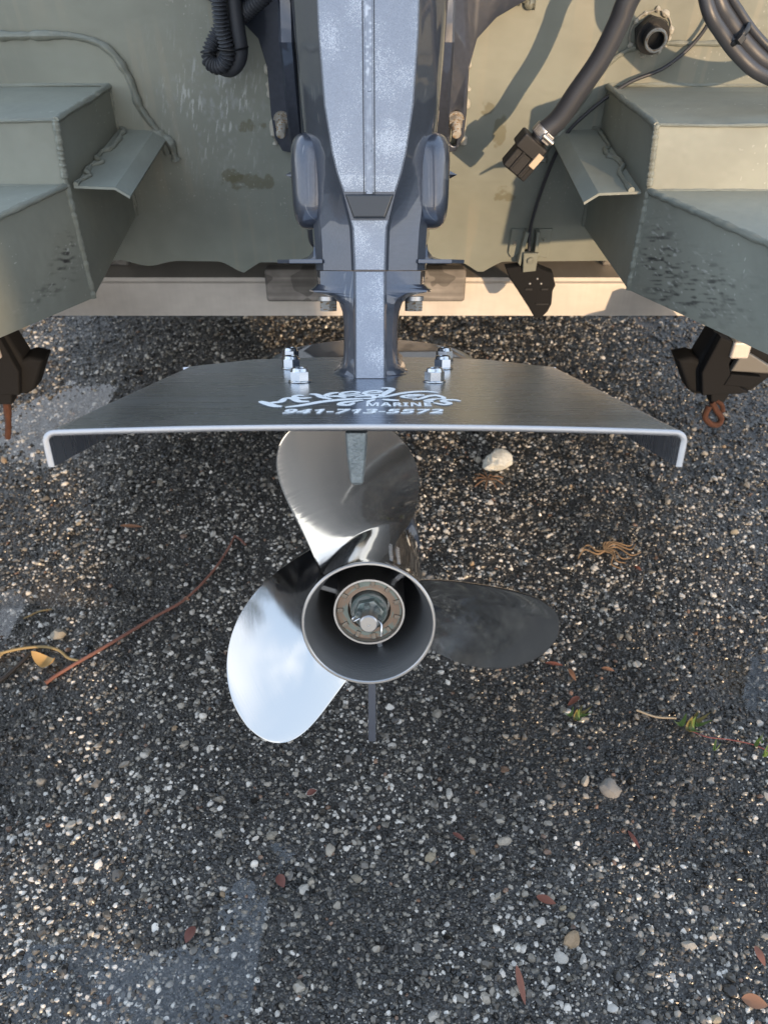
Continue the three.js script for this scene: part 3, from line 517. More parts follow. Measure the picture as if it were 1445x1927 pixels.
  // bolted-on stabiliser plate: flat aluminium sheet with folded sides
  const st = new THREE.Group(); st.name = 'stabiliser_plate'; motor.add(st);
  const th = 0.0046, zf = -0.223, rear = (x) => 0.0635 + 0.020 * (x / 0.24) ** 2;
  const wAt = (t) => lerp(0.2405, 0.2100, t);
  const prof = (t) => { // outer then inner profile of the fold at station t (0 rear, 1 front)
    const w = wAt(t), fl = 0.028, ro = 0.009, outer = [], inner = [], half = [[w - 0.0015, -fl], [w, -ro]];
    for (let i = 1; i <= 6; i++) { const a = i / 6 * Math.PI / 2; half.push([w - ro + ro * Math.cos(a), -ro + ro * Math.sin(a)]); }
    for (let i = 1; i <= 8; i++) half.push([(w - ro) * (1 - i / 8), 0]);
    const hin = [[w - th - 0.0015, -fl], [w - th, -ro]]; const ri = ro - th;
    for (let i = 1; i <= 6; i++) { const a = i / 6 * Math.PI / 2; hin.push([w - ro + ri * Math.cos(a), -ro + ri * Math.sin(a)]); }
    for (let i = 1; i <= 8; i++) hin.push([(w - ro) * (1 - i / 8), -th]);
    const P = ([x, y]) => { const z = lerp(rear(x), zf, t); return V(x, py(z) + y, z); };
    const full = (l) => [...l, ...l.slice(0, -1).reverse().map(([x, y]) => [-x, y])];
    return [full(half).map(P), full(hin).map(P)];
  };
  const ST = [0, 0.25, 0.5, 0.75, 1].map(prof);
  const skin = (k) => loft(ST.map((p) => p[k]), { closed: false, crease: 0.5 });
  const lay = (g) => { const P = g.attributes.position, U = g.attributes.uv; for (let i = 0; i < P.count; i++) U.setXY(i, P.getX(i) * 2.2 + 0.5, P.getZ(i) * 2.2 + 0.4); return g; };
  const rim = (a, b) => { const l = []; for (let i = 0; i + 1 < a.length; i++) l.push([a[i], a[i + 1], b[i + 1], b[i]]); return faces(l); };
  const low = [0, ST[0][0].length - 1].map((k) => { const l = []; for (let i = 0; i + 1 < ST.length; i++) l.push([ST[i][0][k], ST[i + 1][0][k], ST[i + 1][1][k], ST[i][1][k]]); return faces(l); });
  const frontShape = poly([[-0.199, -zf], [-0.210, -zf - 0.002], [-0.142, 0.2807], [-0.06, 0.300], [0.06, 0.300], [0.136, 0.2807], [0.206, -zf - 0.002], [0.199, -zf]].map(([x, z]) => [x, z]));
  const fg = new THREE.ExtrudeGeometry(frontShape, { depth: th, bevelEnabled: false }).rotateX(-Math.PI / 2); { const P = fg.attributes.position; for (let i = 0; i < P.count; i++) P.setY(i, P.getY(i) - th - 0.0003 + py(P.getZ(i))); fg.computeVertexNormals(); }
  mesh('plate_sheet', join([lay(skin(0)), lay(skin(1)), lay(rim(ST[4][0], ST[4][1])), ...low, lay(fg)]), M.plate, st);
  // the sawn rear edge, a hair proud and rounded
  const eg = (() => { const a = ST[0][0], b = ST[0][1], off = V(0, 0, 0.0006), l = []; for (let i = 0; i < a.length; i++) l.push([a[i].clone().lerp(b[i], 0.0), a[i].clone().lerp(b[i], 0.12).add(off), a[i].clone().lerp(b[i], 0.88).add(off), b[i].clone()]); return loft(l, { closed: false, crease: 0.9 }); })();
  mesh('cut_edge', eg, M.cutEdge, st);
  // six lock nuts
  const L2 = (l) => new THREE.LatheGeometry(l.map(([a, c]) => new THREE.Vector2(a, c)), 28);
  const nutGeo = join([cyl(0.0100, 0.0100, 0.0098, 6).translate(0, 0.0050, 0), L2([[0.0092, 0.0098], [0.0083, 0.0106], [0.0080, 0.0126], [0.0070, 0.0138], [0.0056, 0.0136], [0.0054, 0.0120], [0.0001, 0.0120]]), L2([[0.0112, 0.0001], [0.0112, 0.0010], [0.0092, 0.0014]])]);
  for (const [x, z, r] of [[-0.0701, -0.1267, 0.1], [0.0646, -0.1267, 0.6], [-0.0885, -0.2118, 0.3], [0.079, -0.2118, 0.9], [-0.0968, -0.280, 0.5], [0.0855, -0.280, 0.2]]) {
    const n = mesh('lock_nut', nutGeo, M.nutSteel, st); n.position.set(x, py(z) + 0.0002, z); n.rotation.y = r;
  }
  // white lettering
  const stroke = (pts, w) => { // flat rounded brush stroke on the plate
    const c = new THREE.CatmullRomCurve3(pts.map(([x, z]) => V(x, 0, z)), false, 'centripetal'), n = 8 * pts.length, l = [], q = [];
    const y = (z) => py(z) + 0.0005;
    for (let i = 0; i <= n; i++) { const p = c.getPointAt(i / n), t = c.getTangentAt(i / n), k = Math.sin(Math.PI * clamp(i / n, 0.02, 0.98)) ** 0.28 * w; const nx = -t.z * k * 1.2, nz = t.x * k * 1.75; q.push([V(p.x + nx, y(p.z + nz), p.z + nz), V(p.x - nx, y(p.z - nz), p.z - nz)]); }
    for (let i = 0; i < n; i++) l.push([q[i][0], q[i + 1][0], q[i + 1][1], q[i][1]]);
    return faces(l);
  };
  const S = [
    [3.0, [[-0.0943, -0.0248], [-0.0860, -0.0132], [-0.0784, -0.0039], [-0.0722, -0.0014]]], [2.6, [[-0.0847, -0.0180], [-0.0768, -0.0213], [-0.0740, -0.0388]]], [2.7, [[-0.0747, -0.0388], [-0.0684, -0.0382], [-0.0591, -0.0235], [-0.0510, -0.0235]]],
    [1.9, [[-0.0584, -0.0506], [-0.0639, -0.0520], [-0.0669, -0.0457], [-0.0598, -0.0382], [-0.0506, -0.0416]]],
    [2.5, [[-0.0540, -0.0584], [-0.0481, -0.0562], [-0.0411, -0.0429], [-0.0327, -0.0341]]], [2.4, [[-0.0279, -0.0664], [-0.0349, -0.0605], [-0.0405, -0.0440]]], [2.3, [[-0.0367, -0.0464], [-0.0268, -0.0474], [-0.0199, -0.0402]]],
    [1.8, [[-0.0239, -0.0570], [-0.0146, -0.0584], [-0.0090, -0.0656], [-0.0150, -0.0700], [-0.0223, -0.0660], [-0.0253, -0.0562], [-0.0189, -0.0492], [-0.0064, -0.0570]]],
    [1.8, [[-0.0026, -0.0627], [0.0058, -0.0642], [0.0116, -0.0689], [0.0071, -0.0745], [-0.0011, -0.0700], [-0.0040, -0.0605], [0.0012, -0.0545], [0.0126, -0.0580]]],
    [2.8, [[0.0114, -0.0867], [0.0176, -0.0890], [0.0217, -0.0840], [0.0181, -0.0689], [0.0133, -0.0545], [0.0094, -0.0405]]], [2.2, [[0.0096, -0.0416], [0.0172, -0.0471], [0.0309, -0.0620], [0.0449, -0.0700], [0.0558, -0.0700], [0.0642, -0.0649]]],
    [1.8, [[0.0345, -0.0464], [0.0439, -0.0492], [0.0498, -0.0527], [0.0401, -0.0545], [0.0305, -0.0464], [0.0356, -0.0395], [0.0435, -0.0388]]],
    [2.0, [[0.0392, -0.0314], [0.0466, -0.0361], [0.0538, -0.0474], [0.0608, -0.0516], [0.0663, -0.0447], [0.0673, -0.0368], [0.0603, -0.0355]]], [2.3, [[0.0603, -0.0355], [0.0513, -0.0261], [0.0575, -0.0229]]],
    [2.0, [[0.0812, -0.0248], [0.0769, -0.0301], [0.0691, -0.0301], [0.0654, -0.0248], [0.0711, -0.0164], [0.0662, -0.0101], [0.0569, -0.0180]]],
    [2.6, [[-0.0690, 0.0016], [-0.0567, -0.0064], [-0.0391, -0.0229], [-0.0202, -0.0328], [-0.0043, -0.0368]]], [2.0, [[-0.0051, -0.0361], [0.0050, -0.0388], [0.0039, -0.0485], [-0.0054, -0.0492], [-0.0119, -0.0440]]],
    [2.2, [[-0.0042, -0.0294], [-0.0134, -0.0239], [-0.0209, -0.0190], [-0.0236, -0.0101], [-0.0166, -0.0079], [-0.0113, -0.0190]]], [1.8, [[0.0064, -0.0328], [0.0010, -0.0239], [0.0001, -0.0196]]], [2.2, [[0.0126, -0.0334], [0.0191, -0.0304], [0.0274, -0.0275]]],
  ];
  mesh('lettering', join(S.map(([w, p]) => stroke(p, w * 0.00105))), M.decal, st);
  const font = await new FontLoader().loadAsync('fonts/droid/droid_sans_bold.typeface.json');
  for (const [txt, x0, x1, z0, z1, sl] of [['MARINE', -0.0010, 0.0548, -0.0190, -0.0042, 0], ['941-713-5572', -0.0682, 0.0632, 0.0082, 0.0250, 0.25]]) {
    const g = new TextGeometry(txt, { font, size: 1, depth: 0.01, curveSegments: 5 }); g.computeBoundingBox(); const b = g.boundingBox, P = g.attributes.position;
    for (let i = 0; i < P.count; i++) { const v = (P.getY(i) - b.min.y) / (b.max.y - b.min.y), u = (P.getX(i) - b.min.x) / (b.max.x - b.min.x), z = lerp(z1, z0, v); P.setXYZ(i, lerp(x0, x1, u) + sl * (v - 0.5) * 0.012, py(z) + 0.0003 + P.getZ(i) * 0.02, z); }
    g.computeVertexNormals(); mesh('lettering', g, M.decal, st);
  }

  // ---- propeller
  const prop = new THREE.Group(); prop.name = 'propeller'; motor.add(prop);
  const rh = 0.0575, R = 0.191, pitch = 0.47;
  const blade = (phi0) => {
    const NS = 48, NU = 56, grid = [[], []];
    for (let side = 0; side < 2; side++) for (let i = 0; i <= NS; i++) {
      const s = 1 - (1 - i / NS) ** 1.7, r = rh - 0.004 + (R - rh + 0.004) * s, row = [];
      const ch = (0.054 + 0.040 * s) * Math.sqrt(Math.max(0, 1 - s ** 3.0)) + 0.0005, half = ch / r * 0.93, mid = 0.10 - 0.22 * s * s;
      for (let j = 0; j <= NU; j++) {
        const u = -1 + 2 * j / NU, a = phi0 + mid + half * u;
        const tk = (0.0021 + (0.0024 + 0.010 * Math.exp(-s * 16)) * (1 - u * u) ** 0.7 * (1 - 0.5 * s)) * (side ? -0.5 : 0.5);
        const cup = 0.004 * sstep(-0.55, -1, u) * s * (1 - s ** 3);
        const z = -0.104 - pitch * (mid + half * u) / (2 * Math.PI) + 0.33 * (r - rh) + cup + tk;
        row.push(V(r * Math.sin(a), r * Math.cos(a), z));
      }
      grid[side].push(row);
    }
    const pos = [], uv = [], idx = [], W = NU + 1;
    for (const g of grid) g.forEach((row, i) => row.forEach((p, j) => { pos.push(p.x, p.y, p.z); uv.push(j / NU * 1.2, i / NS * 0.6 + j / NU * 0.12); }));
    const n = W * (NS + 1);
    for (let s = 0; s < 2; s++) for (let i = 0; i < NS; i++) for (let j = 0; j < NU; j++) { const a = s * n + i * W + j, b = a + 1, c = a + W, d = c + 1; s ? idx.push(a, c, d, a, d, b) : idx.push(a, d, c, a, b, d); }
    for (let i = 0; i < NS; i++) for (const j of [0, NU]) { const a = i * W + j, c = a + W; j ? idx.push(a, c, c + n, a, c + n, a + n) : idx.push(a, c + n, c, a, a + n, c + n); }
    for (let j = 0; j < NU; j++) { const a = NS * W + j; idx.push(a, a + n, a + n + 1, a, a + n + 1, a + 1); }
    const g = new THREE.BufferGeometry(); g.setAttribute('position', new THREE.Float32BufferAttribute(pos, 3)); g.setAttribute('uv', new THREE.Float32BufferAttribute(uv, 2)); g.setIndex(idx); g.computeVertexNormals();
    return toCreasedNormals(g, 1.2);
  };
  for (const a of [-9, 109, 229]) mesh('blade', blade(a * DEG), M.blade, prop);
  const lathe = (l, n = 72) => toCreasedNormals(new THREE.LatheGeometry(l.map(([a, c]) => new THREE.Vector2(a, c)), n).rotateX(Math.PI / 2), 0.6);
  mesh('barrel', lathe([[0.0535, -0.198], [0.0545, -0.195], [0.0548, -0.09], [0.0556, -0.05], [0.0575, -0.022], [0.0605, -0.006], [0.0622, -0.0008]]), M.chrome, prop);
  mesh('outlet_rim', lathe([[0.0622, -0.0008], [0.0622, 0.0006], [0.0614, 0.0014], [0.0598, 0.0014], [0.0590, 0.0004]]), M.satin, prop);
  mesh('bore', lathe([[0.0590, 0.0004], [0.0562, -0.010], [0.0518, -0.026], [0.0505, -0.05], [0.0500, -0.19]]), M.bore, prop);
  mesh('inner_hub', lathe([[0.0345, -0.15], [0.0345, -0.030], [0.0345, -0.0275], [0.0340, -0.026], [0.0322, -0.026], [0.0315, -0.027], [0.0312, -0.036]]), M.satin, prop);
  for (let k = 0; k < 3; k++) mesh('hub_web', rbox(0.020, 0.006, 0.09, 0.002, 0, 0, 0).rotateZ(Math.PI / 2).translate(0, 0.0435, -0.095).rotateZ(-(48 + k * 120) * DEG), M.bore, prop);
  mesh('bushing', lathe([[0.0312, -0.0325], [0.0245, -0.0325], [0.0208, -0.0320], [0.0204, -0.033], [0.0202, -0.047]], 60), M.bronze, prop);
  { const l = []; for (let k = 0; k < 11; k++) l.push(rbox(0.0062, 0.0042, 0.0022, 0.0006, 0.0280, 0, -0.0318).rotateZ(k / 11 * Math.PI * 2 + 0.3)); mesh('bushing_tooth', join(l), M.bronze, prop); }
  mesh('hub_gap', lathe([[0.0200, -0.046], [0.0170, -0.046]], 48), M.satin, prop);
  mesh('washer', lathe([[0.0180, -0.045], [0.0180, -0.0300], [0.0172, -0.0290], [0.0120, -0.0290]], 48), M.verdigris, prop);
  { const s = new THREE.Shape(); for (let i = 0; i < 6; i++) { const a = i / 6 * Math.PI * 2 + 0.2; i ? s.lineTo(Math.cos(a) * 0.0135, Math.sin(a) * 0.0135) : s.moveTo(0.0135 * Math.cos(0.2), 0.0135 * Math.sin(0.2)); } s.closePath(); const nut = extr(s, 0.007, 0.0008, 2).translate(0, 0, -0.0295);
    const l = [nut]; for (let k = 0; k < 6; k++) l.push(rbox(0.0052, 0.0052, 0.007, 0.0008, 0.0098, 0, -0.018).rotateZ(k / 6 * Math.PI * 2 + 0.7)); mesh('castle_nut', join(l), M.verdigris, prop); }
  mesh('shaft', lathe([[0.0001, -0.0005], [0.0018, -0.0005], [0.0020, 0.0003], [0.0074, 0.0003], [0.0086, -0.0010], [0.0086, -0.030]], 40), M.satin, prop);
  mesh('cotter_pin', join([tube([V(-0.0135, 0.0025, -0.011), V(-0.0150, 0.0015, -0.0095), V(-0.0145, -0.0015, -0.010), V(-0.0085, 0.0005, -0.0115)], 0.0012, { seg: 24, rad: 6 }), tube([V(0.0085, -0.001, -0.0115), V(0.0115, -0.0035, -0.008), V(0.0118, -0.008, -0.006), V(0.0116, -0.0145, -0.0055)], 0.0014, { seg: 24, rad: 6 })]), M.nutSteel, prop);
  // row of stamped marks round the barrel
  { const l = []; for (let row = 0; row < 2; row++) for (let k = 0; k < 9; k++) { const a = (22 + row * 8) * DEG, z = -0.030 - k * 0.0052, q = rbox(0.0032, 0.0009, 0.0026, 0.0004, 0, 0.0563 + (k < 3 ? 0.001 * (3 - k) / 3 : 0), 0).rotateY(0.5 * ((k * 37) % 5 - 2) / 2).translate(0, 0, z).rotateZ(-a); l.push(q); } mesh('stamped_marks', join(l), M.satin, prop); }

  // ---- clamp brackets on the transom and the swivel between them
  const cx = -0.022;
  for (const s of [1, -1]) {
    const outl = [[0.100, 0.684], [0.128, 0.690], [0.137, 0.708], [0.139, 0.74], [0.138, 0.80], [0.146, 0.835], [0.170, 0.860], [0.215, 0.884], [0.215, 0.98], [0.100, 0.98]];
    const sh = poly(outl.map(([x, y]) => [cx + s * x, y])), hole = new THREE.Path();
    hole.absellipse(cx + s * 0.126, 0.738, 0.0085, 0.0085, 0, Math.PI, false); hole.absellipse(cx + s * 0.126, 0.702, 0.0085, 0.0085, Math.PI, Math.PI * 2, false); hole.closePath(); sh.holes.push(hole);
    const g = extr(sh, 0.014, 0.002, 2), P = g.attributes.position; for (let i = 0; i < P.count; i++) P.setZ(i, P.getZ(i) + TZ(P.getY(i)) + 0.0025); g.computeVertexNormals();
    const br = mesh('clamp_bracket', inMotor(toCreasedNormals(g, 0.4)), M.motor, motor);
    // deep rib standing aft of the flange, rounded shoulder at the top
    const rib = []; for (const [y, d] of [[0.66, 0.04], [0.70, 0.062], [0.76, 0.078], [0.82, 0.083], [0.838, 0.086], [0.852, 0.078], [0.88, 0.064], [0.98, 0.062]]) rib.push([[0.093, 0.002], [0.093, d - 0.003], [0.096, d], [0.109, d], [0.112, d - 0.003], [0.113, 0.004]].map(([x, o]) => T(cx + s * x, y, o)));
    mesh('bracket_rib', inMotor(loft(rib, { crease: 0.5 })), M.motor, br);
    const bolt = new THREE.Group(); bolt.name = 'mounting_bolt'; motor.add(bolt);
    const at = T(cx + s * 0.1255, 0.732, 0.017).applyMatrix4(toMotor); bolt.position.copy(at); bolt.quaternion.setFromUnitVectors(V(0, 1, 0), V(0, -0.42, 0.9).transformDirection(toMotor));
    mesh('bolt_nut', cyl(0.0105, 0.0105, 0.010, 6).translate(0, 0.006, 0), M.boltCorroded, bolt);
    mesh('threaded_end', tube([V(0, 0.008, 0), V(0, 0.02, 0), V(0, 0.034, 0)], 0.006, { seg: 48, rad: 14, fn: (t) => 0.0064 + 0.0007 * Math.sin(t * 60) - 0.001 * sstep(0.9, 1, t) }), M.boltCorroded, bolt);
    mesh('bolt_washer', cyl(0.0125, 0.0125, 0.003, 28), M.boltCorroded, bolt);
    const sl = []; for (let i = 0; i <= 14; i++) { const y = 0.695 + i * 0.0085; sl.push(T(cx + s * (0.1405 + 0.0015 * vn(i, 3, 531)), y, 0.003)); }
    mesh('sealant_line', inMotor(tube(sl, 0.004, { seg: 90, rad: 8, fn: (t) => 0.0012 + 0.0042 * sstep(0.4, 0.85, vn(t * 16, 2, 533 + s)) })), M.sealant, br);
  }
  { const l = []; for (let i = 0; i <= 12; i++) l.push(T(0.150 + i * 0.0042, 0.872 + 0.006 * vn(i * 0.7, 2, 541), 0.003)); mesh('sealant_line', inMotor(tube(l, 0.005, { seg: 60, rad: 8, fn: (t) => 0.003 + 0.006 * vn(t * 14, 2, 543) })), M.transom, motor); }
  mesh('swivel_bracket', inMotor(join([rbox(0.17, 0.42, 0.13, 0.02, 0, 0, 0).translate(cx, 0.80, -1.135), cyl(0.035, 0.035, 0.40, 24).translate(cx, 0.80, -1.07)])), M.motorDark, motor);
  // powerhead above the frame, so that light and reflections are those of a whole motor
  const cowlRows = [[0.66, 0.10, -0.10, -0.46], [0.70, 0.16, -0.06, -0.52], [0.76, 0.205, -0.02, -0.58], [0.90, 0.215, 0.0, -0.60], [1.06, 0.20, -0.03, -0.58], [1.14, 0.16, -0.08, -0.52], [1.17, 0.09, -0.15, -0.42]];
  mesh('cowling', loft(cowlRows.map(([y, w, z1, z0]) => { const l = []; for (let i = 0; i < 40; i++) { const a = i / 40 * Math.PI * 2, c = Math.cos(a), q = Math.sin(a), e = (v) => Math.sign(v) * Math.abs(v) ** 0.55; l.push(V(e(q) * w, y, (z1 + z0) / 2 + e(c) * (z1 - z0) / 2)); } return l; }), { crease: 0.8 }), M.motor, motor);
}

// ---------------------------------------------------------------- hoses, cables and sensor on the transom
{
  const t = thing('rubber_hose', 'black rubber hose ending in a clamped plastic connector', 'hose');
  const pts = [V(0.42, 1.07, -1.19), V(0.36, 1.02, -1.10), V(0.318, 0.945, -1.078), V(0.2870, 0.8876, -1.0850), V(0.2818, 0.8661, -1.0882), V(0.2676, 0.8266, -1.0940), V(0.2452, 0.7877, -1.0997), V(0.2268, 0.7561, -1.1044), V(0.2111, 0.7411, -1.1066), V(0.2044, 0.7338, -1.1076)];
  mesh('hose', tube(pts, 0.0132, { seg: 90, rad: 20 }), M.rubber, t);
  const head = new THREE.Group(); head.name = 'connector'; t.add(head); head.position.set(0.2074, 0.7371, -1.1071);
  const ax = V(-0.018, -0.0235, -0.003).normalize(), zz = TN.clone().addScaledVector(ax, -TN.dot(ax)).normalize(), xx = ax.clone().cross(zz);
  head.quaternion.setFromRotationMatrix(new THREE.Matrix4().makeBasis(xx, ax, zz));
  mesh('connector_body', join([rbox(0.040, 0.021, 0.026, 0.003, 0.002, 0.018, 0), rbox(0.034, 0.034, 0.022, 0.003, 0.0, 0.040, -0.001), rbox(0.008, 0.022, 0.020, 0.002, -0.0185, 0.046, -0.001), rbox(0.004, 0.03, 0.004, 0.001, -0.010, 0.040, 0.0105), rbox(0.004, 0.03, 0.004, 0.001, 0.006, 0.040, 0.0105), cyl(0.011, 0.011, 0.014, 24).translate(0, 0.006, 0)]), M.plastic, head);
  mesh('latch', rbox(0.0095, 0.020, 0.004, 0.0012, -0.014, 0.026, 0.0125), mat({ color: rgb(0.55, 0.44, 0.32), roughness: 0.6 }), head);
  const c = mesh('hose_clamp', join([new THREE.LatheGeometry([[0.0134, -0.006], [0.0146, -0.006], [0.0148, 0], [0.0146, 0.006], [0.0134, 0.006]].map(([a, b]) => new THREE.Vector2(a, b)), 36).translate(0, -0.004, 0), rbox(0.012, 0.013, 0.006, 0.001, -0.004, -0.004, 0.0155)]), M.steel, head);
  { const l = []; for (let k = 0; k < 6; k++) l.push(rbox(0.0011, 0.009, 0.0012, 0.0003, 0.0055 + k * 0.0018, -0.004, Math.sqrt(0.0148 ** 2 - (0.0055 + k * 0.0018) ** 2 * 0.8))); mesh('screw', join([cyl(0.0034, 0.0034, 0.017, 18).rotateZ(Math.PI / 2).translate(-0.004, -0.004, 0.0180), ...l]), M.steel, head); }
}
{
  const t = thing('cable_bundle', 'pair of thick black cables bound by a zip tie above the pod', 'cable');
  const base = [V(0.35, 1.06, -1.17), V(0.355, 0.97, -1.08), V(0.3774, 0.8908, -1.0426), V(0.3974, 0.8702, -1.0456), V(0.4259, 0.8461, -1.0491), V(0.458, 0.8266, -1.052), V(0.53, 0.81, -1.08), V(0.60, 0.835, -1.15), V(0.64, 0.85, -1.232)];
  const off = (dx, dy, dz) => base.map((p) => p.clone().add(V(dx, dy, dz)));
  mesh('cable', tube(off(0, 0, 0), 0.0098, { seg: 90, rad: 16 }), M.rubber, t);
  mesh('cable', tube(off(-0.010, -0.009, 0.006), 0.0080, { seg: 90, rad: 16 }), M.rubber, t);
  mesh('cable', tube(off(0.008, 0.010, 0.004), 0.0045, { seg: 90, rad: 12 }), M.rubber, t);
  const z = new THREE.Group(); z.name = 'zip_tie'; t.add(z); z.position.set(0.4085, 0.8575, -1.0455);
  z.quaternion.setFromUnitVectors(V(0, 1, 0), V(0.0285, -0.0241, -0.0035).normalize());
  mesh('band', new THREE.TorusGeometry(0.0165, 0.0016, 8, 40).rotateX(Math.PI / 2).scale(1, 2.2, 0.9), M.blackGloss, z);
  mesh('tie_head', rbox(0.009, 0.008, 0.007, 0.001, 0.006, 0, 0.0165), M.blackGloss, z);
}
{
  const t = thing('speed_sensor', 'small black wedge speed sensor on transom bracket with thin cable', 'sensor');
  mesh('cable', tube([T(0.445, 1.01, 0.012), T(0.444, 0.93, 0.016), V(0.438, 0.863, -1.2146), V(0.4245, 0.8322, -1.2192), V(0.3897, 0.8, -1.2195), V(0.3427, 0.7799, -1.2215), V(0.297, 0.7453, -1.2265), V(0.2682, 0.7127, -1.2325), V(0.2574, 0.6825, -1.239), V(0.2475, 0.6431, -1.247), V(0.2383, 0.5931, -1.2545), V(0.2358, 0.5625, -1.2600), V(0.2385, 0.530, -1.262)], 0.0026, { seg: 120, rad: 10 }), M.rubber, t);
  const pm = M.transom, br = new THREE.Group(); br.name = 'bracket'; t.add(br);
  const slab = (pts, d, off, m = pm, name = 'bracket_plate') => { const g = extr(poly(pts), d, 0.001, 1), P = g.attributes.position, U = g.attributes.uv; for (let i = 0; i < P.count; i++) { U.setXY(i, (P.getX(i) + 1) / 2, P.getY(i) - 0.45); P.setZ(i, P.getZ(i) + TZ(Math.max(0.5, P.getY(i))) + off); } g.computeVertexNormals(); return mesh(name, toCreasedNormals(g, 0.4), m, br); };
  slab([[0.2085, 0.561], [0.2085, 0.520], [0.2135, 0.512], [0.224, 0.517], [0.228, 0.560]], 0.003, 0.001);
  slab([[0.2500, 0.561], [0.2495, 0.515], [0.2730, 0.512], [0.2735, 0.561]], 0.003, 0.001);
  slab([[0.2285, 0.562], [0.2240, 0.508], [0.2275, 0.503], [0.2330, 0.560]], 0.020, 0.001, pm, 'bracket_fin');
  slab([[0.2470, 0.561], [0.2500, 0.505], [0.2535, 0.505], [0.2510, 0.561]], 0.020, 0.001, pm, 'bracket_fin');
  slab([[0.2300, 0.527], [0.2520, 0.527], [0.2520, 0.497], [0.2330, 0.495]], 0.008, 0.020, pm, 'hinge_block');
  mesh('screw', new THREE.SphereGeometry(0.0035, 14, 10).translate(0.216, 0.538, TZ(0.538) + 0.004), M.boltCorroded, br);
  mesh('screw', new THREE.SphereGeometry(0.0035, 14, 10).translate(0.263, 0.545, TZ(0.545) + 0.004), M.transom, br);
  mesh('hinge_pin', cyl(0.0055, 0.0055, 0.006, 20).rotateX(Math.PI / 2).translate(0.2415, 0.516, TZ(0.516) + 0.030), M.transom, br);
  const W = [[0.2070, 0.497], [0.214, 0.483], [0.226, 0.468], [0.250, 0.436], [0.2615, 0.419], [0.270, 0.4185], [0.279, 0.428], [0.284, 0.440], [0.2835, 0.462], [0.287, 0.470], [0.281, 0.489], [0.262, 0.496], [0.25, 0.502]];
  const g = extr(poly(W), 0.016, 0.003, 3), P = g.attributes.position; for (let i = 0; i < P.count; i++) P.setZ(i, P.getZ(i) - 1.285 + (0.5 - P.getY(i)) * 0.15); g.computeVertexNormals();
  const body = mesh('sensor_body', toCreasedNormals(g, 0.5), M.mattBlack, t);
  const fz = (y) => -1.285 + (0.5 - y) * 0.15 + 0.019;
  for (const [x, y, w] of [[0.245, 0.465, 0.012], [0.272, 0.465, 0.012]]) mesh('grip_rib', rbox(w, 0.004, 0.003, 0.001, x, y, fz(y) + 0.001), M.plastic, body);
  for (const [x, y] of [[0.246, 0.474], [0.265, 0.474], [0.258, 0.482]]) mesh('sensor_screw', new THREE.SphereGeometry(0.0024, 12, 8).translate(x, y, fz(y)), M.steel, body);
  mesh('nose_ridge', rbox(0.022, 0.003, 0.003, 0.001, 0.270, 0.440, fz(0.440)), M.plastic, body);
}
{
  const t = thing('wire_conduit', 'loop of black corrugated wiring conduit hanging beside the motor', 'conduit');
  const ribbed = (pts, r, n, amp) => tube(pts, r, { seg: n * 6, rad: 14, fn: (q) => r + amp * Math.sin(q * n * Math.PI * 2) });
  mesh('conduit', ribbed([V(-0.205, 1.06, -1.17), V(-0.206, 0.97, -1.15), V(-0.2067, 0.8824, -1.1538), V(-0.2071, 0.8537, -1.158), V(-0.2045, 0.8298, -1.1615), V(-0.2055, 0.819, -1.163), V(-0.2135, 0.8095, -1.165), V(-0.2235, 0.8080, -1.170), V(-0.2320, 0.8130, -1.176), V(-0.2300, 0.826, -1.182), V(-0.2200, 0.842, -1.187), V(-0.2080, 0.860, -1.190), V(-0.195, 0.90, -1.185), V(-0.19, 1.0, -1.175), V(-0.19, 1.06, -1.18)], 0.0088, 118, 0.0017), M.loom, t);
  mesh('conduit', tube([V(-0.188, 1.06, -1.18), V(-0.188, 0.95, -1.162), V(-0.1900, 0.8824, -1.166), V(-0.1890, 0.850, -1.168), V(-0.1885, 0.826, -1.171), V(-0.194, 0.812, -1.174), V(-0.204, 0.804, -1.177), V(-0.214, 0.8035, -1.182), V(-0.222, 0.809, -1.187), V(-0.219, 0.824, -1.193), V(-0.205, 0.845, -1.197)], 0.0100, { seg: 70, rad: 16 }), M.loom, t);
  mesh('conduit', ribbed([V(-0.200, 0.852, -1.190), V(-0.186, 0.862, -1.180), V(-0.168, 0.874, -1.170), V(-0.148, 0.888, -1.160), V(-0.13, 0.91, -1.15)], 0.0088, 22, 0.0016), M.loom, t);
  mesh('zip_tie', tube([V(-0.214, 0.830, -1.152), V(-0.196, 0.8285, -1.150), V(-0.178, 0.8300, -1.165), V(-0.186, 0.8305, -1.184), V(-0.206, 0.8305, -1.176)], 0.0013, { seg: 50, rad: 6, close: true }), M.blackGloss, t);
  mesh('zip_tie', tube([V(-0.241, 0.8235, -1.172), V(-0.230, 0.8245, -1.165), V(-0.217, 0.8255, -1.178), V(-0.226, 0.825, -1.192)], 0.0013, { seg: 40, rad: 6, close: true }), M.blackGloss, t);
}

